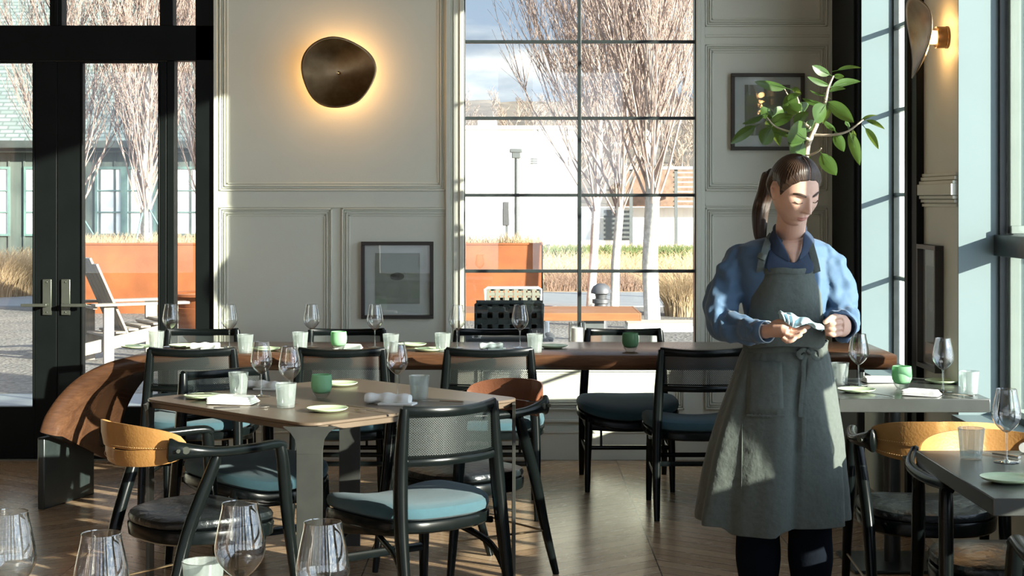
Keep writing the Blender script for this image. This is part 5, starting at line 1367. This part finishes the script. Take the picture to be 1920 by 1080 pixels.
# ---- shirt
b = MB()
def wr(px, py): return noise.noise(Vector((px*.05, py*.03, 2)))
b.loft([oring(1478, 444, .06, .068, .052, yaw=TW), oring(1474, 451, .055, .118, .066, yaw=TW), oring(1471, 461, .05, .158, .083, yaw=TW), oring(1470, 482, .045, .172, .100, yaw=TW), oring(1470, 520, .04, .158, .112, yaw=TW),
        oring(1470, 570, .04, .140, .110, yaw=TW), oring(1470, 615, .045, .124, .098, yaw=TW), oring(1470, 645, .05, .112, .080, yaw=TW), oring(1470, 700, .055, .118, .085, yaw=TW)])
def sleeve(pts, rad, seed, amp=.007):
    q = smooth([tuple(p_) for p_ in pts], 8); m_ = len(q); rings = []
    for i in range(m_):
        p_ = Vector(q[i]); d = (Vector(q[min(i+1, m_-1)])-Vector(q[max(i-1, 0)])).normalized()
        sd = d.cross(Vector((0, 1, 0))); sd.normalize(); u2 = sd.cross(d); f_ = i/8; k0 = min(len(rad)-1, int(f_)); k1 = min(len(rad)-1, k0+1)
        r_ = rad[k0]+(rad[k1]-rad[k0])*(f_-int(f_)); ring = []
        for k in range(36):
            th = 2*math.pi*k/36
            w_ = noise.noise(Vector((math.cos(th)*1.1, math.sin(th)*1.1, i*.16+seed)))*amp*1.6+noise.noise(Vector((math.cos(th)*2.6+seed, math.sin(th)*2.6, i*.24)))*amp*1.2
            w_ += amp*.5*math.sin(i*.42+3.2*math.cos(th+seed)+2*noise.noise(Vector((i*.1, th, seed))))
            ring.append(p_+(sd*math.cos(th)+u2*math.sin(th))*(r_+w_))
        rings.append(ring)
    b.loft(rings)
sleeve([P(1412, 480, .055), P(1391, 491, .05), P(1375, 516, .045), P(1360, 550, .04), P(1350, 590, .02), P(1366, 612, -.03), P(1392, 618, -.09), P(1414, 621, -.145), P(1426, 622, -.172)], [.044, .055, .062, .062, .060, .052, .044, .038, .034], 1.3, .009)
sleeve([P(1532, 480, .045), P(1549, 490, .04), P(1562, 514, .035), P(1573, 550, .05), P(1578, 588, .05), P(1580, 602, -.01), P(1581, 610, -.08), P(1581, 613, -.125)], [.042, .051, .055, .054, .054, .052, .048, .042], 4.1, .009)
sh = b.build('shirt', 'shirt_blue', wm, ang=3)
md = sh.modifiers.new('one_surface', 'REMESH'); md.mode = 'VOXEL'; md.voxel_size = .005; md.use_smooth_shade = True
md = sh.modifiers.new('relax', 'SMOOTH'); md.iterations = 3; md.factor = .5
# cuffs
b = MB(); b.tube([tuple(P(1418, 622, -.155)), tuple(P(1437, 622, -.197))], [(.036, .034), (.034, .032)], 28, up=(0, 1, 0), caps=False); b.build('cuff', 'shirt_blue', wm, solid=.004)
b = MB(); b.tube([tuple(P(1436, 622, -.194)), tuple(P(1439, 622, -.201))], [(.0345, .0325)]*2, 28, up=(0, 1, 0), caps=False); b.build('cuff_lining', 'shirt_inside', wm, solid=.002)
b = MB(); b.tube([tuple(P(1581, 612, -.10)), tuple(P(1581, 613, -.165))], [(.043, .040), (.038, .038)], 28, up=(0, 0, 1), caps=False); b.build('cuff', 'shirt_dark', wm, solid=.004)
# collar and open placket
def sheet(rows, name, mat, solid=.003, label=None):
    b = MB(); b.loft([[P(*q) for q in row] for row in rows], closed=False, caps=False); o = b.build(name, mat, wm, ang=3, solid=solid)
    md = o.modifiers.new('soft', 'SUBSURF'); md.levels = 1; md.render_levels = 2
    if label: o['label'] = label
    return o
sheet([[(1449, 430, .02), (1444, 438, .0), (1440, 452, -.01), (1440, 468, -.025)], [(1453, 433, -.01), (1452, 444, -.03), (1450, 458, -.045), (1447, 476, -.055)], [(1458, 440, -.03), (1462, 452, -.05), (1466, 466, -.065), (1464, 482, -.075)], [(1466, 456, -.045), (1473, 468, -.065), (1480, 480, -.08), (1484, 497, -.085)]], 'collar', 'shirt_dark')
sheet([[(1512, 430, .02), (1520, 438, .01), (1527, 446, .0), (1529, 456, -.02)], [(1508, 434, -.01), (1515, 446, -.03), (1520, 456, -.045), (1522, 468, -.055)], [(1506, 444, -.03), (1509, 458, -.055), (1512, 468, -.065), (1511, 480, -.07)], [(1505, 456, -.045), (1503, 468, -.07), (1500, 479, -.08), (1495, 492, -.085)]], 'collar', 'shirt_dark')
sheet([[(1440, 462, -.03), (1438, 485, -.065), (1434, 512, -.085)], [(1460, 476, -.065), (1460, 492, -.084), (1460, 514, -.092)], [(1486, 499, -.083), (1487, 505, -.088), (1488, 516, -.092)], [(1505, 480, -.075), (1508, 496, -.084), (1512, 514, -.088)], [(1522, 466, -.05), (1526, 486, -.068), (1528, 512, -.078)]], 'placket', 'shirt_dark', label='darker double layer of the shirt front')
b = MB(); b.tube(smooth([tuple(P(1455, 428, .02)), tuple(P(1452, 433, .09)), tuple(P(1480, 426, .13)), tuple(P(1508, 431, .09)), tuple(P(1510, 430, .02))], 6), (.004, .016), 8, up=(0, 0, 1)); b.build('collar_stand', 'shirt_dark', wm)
# ---- apron
rows = []
for py, xl, xr, dd in ((507, 1421, 1534, -.098), (525, 1416, 1537, -.104), (560, 1408, 1541, -.110), (600, 1401, 1545, -.106), (630, 1399, 1547, -.098), (652, 1398, 1549, -.090)):
    row = []
    for k in range(13):
        u = -1+2*k/12; px = xl+(xr-xl)*k/12
        row.append((px, py+2*math.sin(u*3+py), dd+.075*abs(u)**2.6+.006*noise.noise(Vector((u*2.5, py*.03, 5)))))
    rows.append(row)
sheet(rows, 'apron_bib', 'apron', .003)
b = MB(); b.tube([tuple(P(1421+113*k/12, 508+1.2*math.sin(k), -.102+.075*abs(-1+k/6)**2.6)) for k in range(13)], (.003, .010), 8, up=(0, 0, 1), sq=3); b.build('bib_hem', 'apron', wm)
for s_, pts in ((0, [(1424, 510, -.045), (1427, 490, -.060), (1434, 468, -.045), (1440, 450, .0), (1447, 440, .06)]), (1, [(1531, 510, -.045), (1527, 490, -.058), (1521, 468, -.045), (1516, 450, .0), (1512, 440, .06)])):
    b = MB(); b.tube(smooth([tuple(P(*q)+Vector((0, -.012, 0))) for q in pts], 5), (.0125, .002), 8, up=(0, -1, .3), sq=3); b.build('neck_strap', 'apron', wm)
b = MB(); b.tube([tuple(P(1426, 486, -.076)), tuple(P(1430, 476, -.070))], (.014, .003), 8, up=(0, -1, .3), sq=4); b.build('strap_buckle', 'handle_metal', wm)
# skirt
b = MB(); rings = []; NR = 120
prof = [(640, 1472, .141, .098), (655, 1472, .139, .104), (672, 1471, .150, .112), (700, 1469, .163, .124), (745, 1464, .183, .140), (800, 1459, .207, .158), (860, 1453, .226, .172), (920, 1449, .241, .185), (965, 1446, .249, .192), (980, 1446, .250, .193)]
pr2 = smooth(prof, 5)
for i, (py, px, a, bb) in enumerate(pr2):
    u = (py-640)/340; ring = []
    for k in range(NR):
        th = 2*math.pi*k/NR; c_, s2 = math.cos(th), math.sin(th)
        f = 1+(.014+.050*u)*math.sin(th*7+.8+.5*math.sin(th*2))*sm(0, .25, u)+(.026*u)*math.sin(th*12+1.5)
        f += .016*math.sin(th*34)*math.exp(-u*9)                                   # gathers at the waist
        tf = math.atan2(s2, c_)                                                # the overlap fold in front
        f -= .11*ga(tf+R(80), .055)*sm(.0, .3, u); f += .035*ga(tf+R(97), .10)*sm(0, .4, u)
        f += .012*noise.noise(Vector((c_*3.5, s2*3.5, py*.014)))+.006*noise.noise(Vector((c_*9, s2*9, py*.05)))
        z = P(px, py, 0).z-.020*sm(R(16), 0, abs(tf+R(103)))*u*0-(.022*sm(-R(88), -R(94), tf)*sm(-R(140), -R(128), tf) if tf < 0 else 0)*sm(.85, 1, u)
        cc = P(px, py, .055); ring.append(Vector((cc.x+a*f*math.copysign(abs(c_)**.92, c_), cc.y+bb*f*math.copysign(abs(s2)**.92, s2), z)))
    rings.append(ring)
b.loft(rings, True, False); b.build('apron_skirt', 'apron', wm, ang=3, solid=.003)
b = MB(); 
def skf(px_, py_, out=.006):
    """point on the front of the skirt"""
    for (p0, p1) in zip(pr2, pr2[1:]):
        if p0[0] <= py_ <= p1[0]: t_ = (py_-p0[0])/(p1[0]-p0[0]); q = tuple(x+(y-x)*t_ for x, y in zip(p0, p1)); break
    else: q = pr2[0] if py_ < pr2[0][0] else pr2[-1]
    cc = P(q[1], py_, .055); x = P(px_, py_, 0).x*1.0; u = max(-.98, min(.98, (x-cc.x)/q[2]))
    return Vector((x, cc.y-q[3]*math.sqrt(1-u*u)*1.0-out, cc.z))
b = MB(); b.loft([[skf(1402+ (1460-1402)*k/8-(8*(1-k/8))*(r_/6), 672+96*r_/6+1.0*math.sin(k*2), .010+.003*math.sin(math.pi*k/8)) for k in range(9)] for r_ in range(7)], closed=False, caps=False)
b.build('pocket', 'apron', wm, ang=3, solid=.003)
for q, y0, y1 in ((1424, 772, 955), (1556, 705, 960), (1390, 690, 960)):
    b = MB(); b.tube([tuple(skf(q+(q-1470)*.12*k/14, y0+(y1-y0)*k/14, -.003)) for k in range(15)], (.004, .006), 6, up=(0, -1, 0)); b.build('seam', 'apron', wm)
b = MB(); b.tube([tuple(skf(1395+66*k/24, 769+.8*math.sin(k*2.1), .013)) for k in range(25)], [(.0045+.002*math.sin(k*2.6), .002) for k in range(25)], 6, up=(0, -1, 0)); b.build('pocket_hem', 'apron', wm)
b = MB(); b.tube([tuple(skf(1396+156*k/20, 651+2*math.sin(k*.5), .008)) for k in range(21)], (.0035, .011), 8, up=(0, 0, 1), sq=3); b.build('waist_tie', 'apron', wm)
b = MB()
for pts in ([(1511, 652), (1521, 646), (1533, 652), (1535, 666), (1524, 667), (1513, 655)], [(1509, 654), (1499, 650), (1490, 657), (1497, 664), (1508, 656)]):
    b.tube(smooth([tuple(skf(x, y, .018+.008*math.sin(i*1.2))) for i, (x, y) in enumerate(pts)], 5), (.0075, .0016), 8, up=(0, -1, 0), sq=3)
for pts in ([(1511, 655), (1513, 680), (1507, 705), (1500, 740), (1497, 790), (1495, 830)], [(1508, 656), (1500, 675), (1499, 700), (1494, 735), (1490, 770)]):
    b.tube(smooth([tuple(skf(x, y, .014)) for x, y in pts], 5), (.0075, .0014), 8, up=(0, -1, 0), sq=3)
b.tube([tuple(skf(1506, 651, .018)), tuple(skf(1514, 658, .020))], (.010, .006), 10); b.build('apron_bow', 'apron', wm)
# ---- trousers and shoes
b = MB()
b.loft([oring(1470, 655, .055, .128, .095, yaw=TW), oring(1470, 720, .06, .150, .112, yaw=TW), oring(1470, 790, .06, .150, .112, yaw=TW)])
for px in (1421, 1519):
    b.tube(smooth([tuple(q) for q in (P(px+(1470-px)*.25, 760, .06), P(px, 880, .05), P(px, 990, .055), P(px+1, 1080, .07), P(px, 1150, .085), P(px, 1218, .09))], 5), [.088-.0012*min(i, 22)+.0035*math.sin(i*1.1) for i in range(26)], 28, up=(0, 1, 0))
tr = b.build('trousers', 'trousers', wm, ang=3); md = tr.modifiers.new('one_surface', 'REMESH'); md.mode = 'VOXEL'; md.voxel_size = .008; md.use_smooth_shade = True
for px in (1421, 1519):
    c = P(px, 1200, .05); c.z = 0; b = MB(); rings = []
    for y, w_, h_ in ((.09, .018, .04), (.08, .032, .07), (.04, .036, .085), (-.02, .038, .075), (-.08, .042, .055), (-.13, .042, .045), (-.17, .030, .035), (-.182, .012, .02)):
        rings.append([c+Vector((w_*math.copysign(abs(math.cos(2*math.pi*k/20))**.8, math.cos(2*math.pi*k/20)), y, max(0.001, h_*.5+h_*.5*math.copysign(abs(math.sin(2*math.pi*k/20))**.7, math.sin(2*math.pi*k/20))))) for k in range(20)])
    b.loft(rings); b.build('shoe', 'shoe', wm, ang=3)
# ---- the cloth in her hands
cl_ = MB(); rows = []
top_e = [(1459, 588, -.225), (1463, 583, -.24), (1470, 585, -.25), (1482, 588, -.26), (1493, 592, -.265), (1505, 595, -.27), (1517, 599, -.272), (1528, 604, -.275), (1538, 609, -.275), (1545, 611, -.27)]
bot_e = [(1464, 602, -.235), (1470, 601, -.25), (1476, 604, -.258), (1482, 609, -.27), (1487, 616, -.278), (1497, 611, -.285), (1508, 608, -.288), (1520, 610, -.288), (1533, 617, -.285), (1541, 622, -.275)]
for i in range(46):
    f_ = i/45*9; k = min(8, int(f_)); t_ = f_-k
    A = P(*[a_+(c_-a_)*t_ for a_, c_ in zip(top_e[k], top_e[k+1])]); B = P(*[a_+(c_-a_)*t_ for a_, c_ in zip(bot_e[k], bot_e[k+1])]); row = []
    for j in range(15):
        v_ = j/14; q = A.lerp(B, v_); q.y += .012*math.sin(i*.62+v_*2.2)*math.sin(math.pi*min(1, v_+.15))-.012*math.sin(math.pi*v_)+.006*noise.noise(Vector((i*.25, v_*4, 1))); q.z += .003*math.sin(i*.5+v_*5); row.append(q+PO)
    rows.append(row)
cl_.loft(rows, closed=False, caps=False)
rows = []
for i in range(20):                                     # the corner folded back over her palm
    t_ = i/19; A = P(1463+22*t_, 586+6*t_, -.262-.01*t_); B = P(1470+16*t_, 602+12*t_, -.275); row = []
    for j in range(10): v_ = j/9; q = A.lerp(B, v_); q.y -= .014*math.sin(math.pi*v_)*math.sin(i*.7+.5)+.004; row.append(q+PO)
    rows.append(row)
cl_.loft(rows, closed=False, caps=False)
tag(cl_.build('polishing_cloth', 'linen_blue', ang=3, solid=.0025), 'crumpled pale blue polishing cloth held in both hands of the woman', 'cloth')
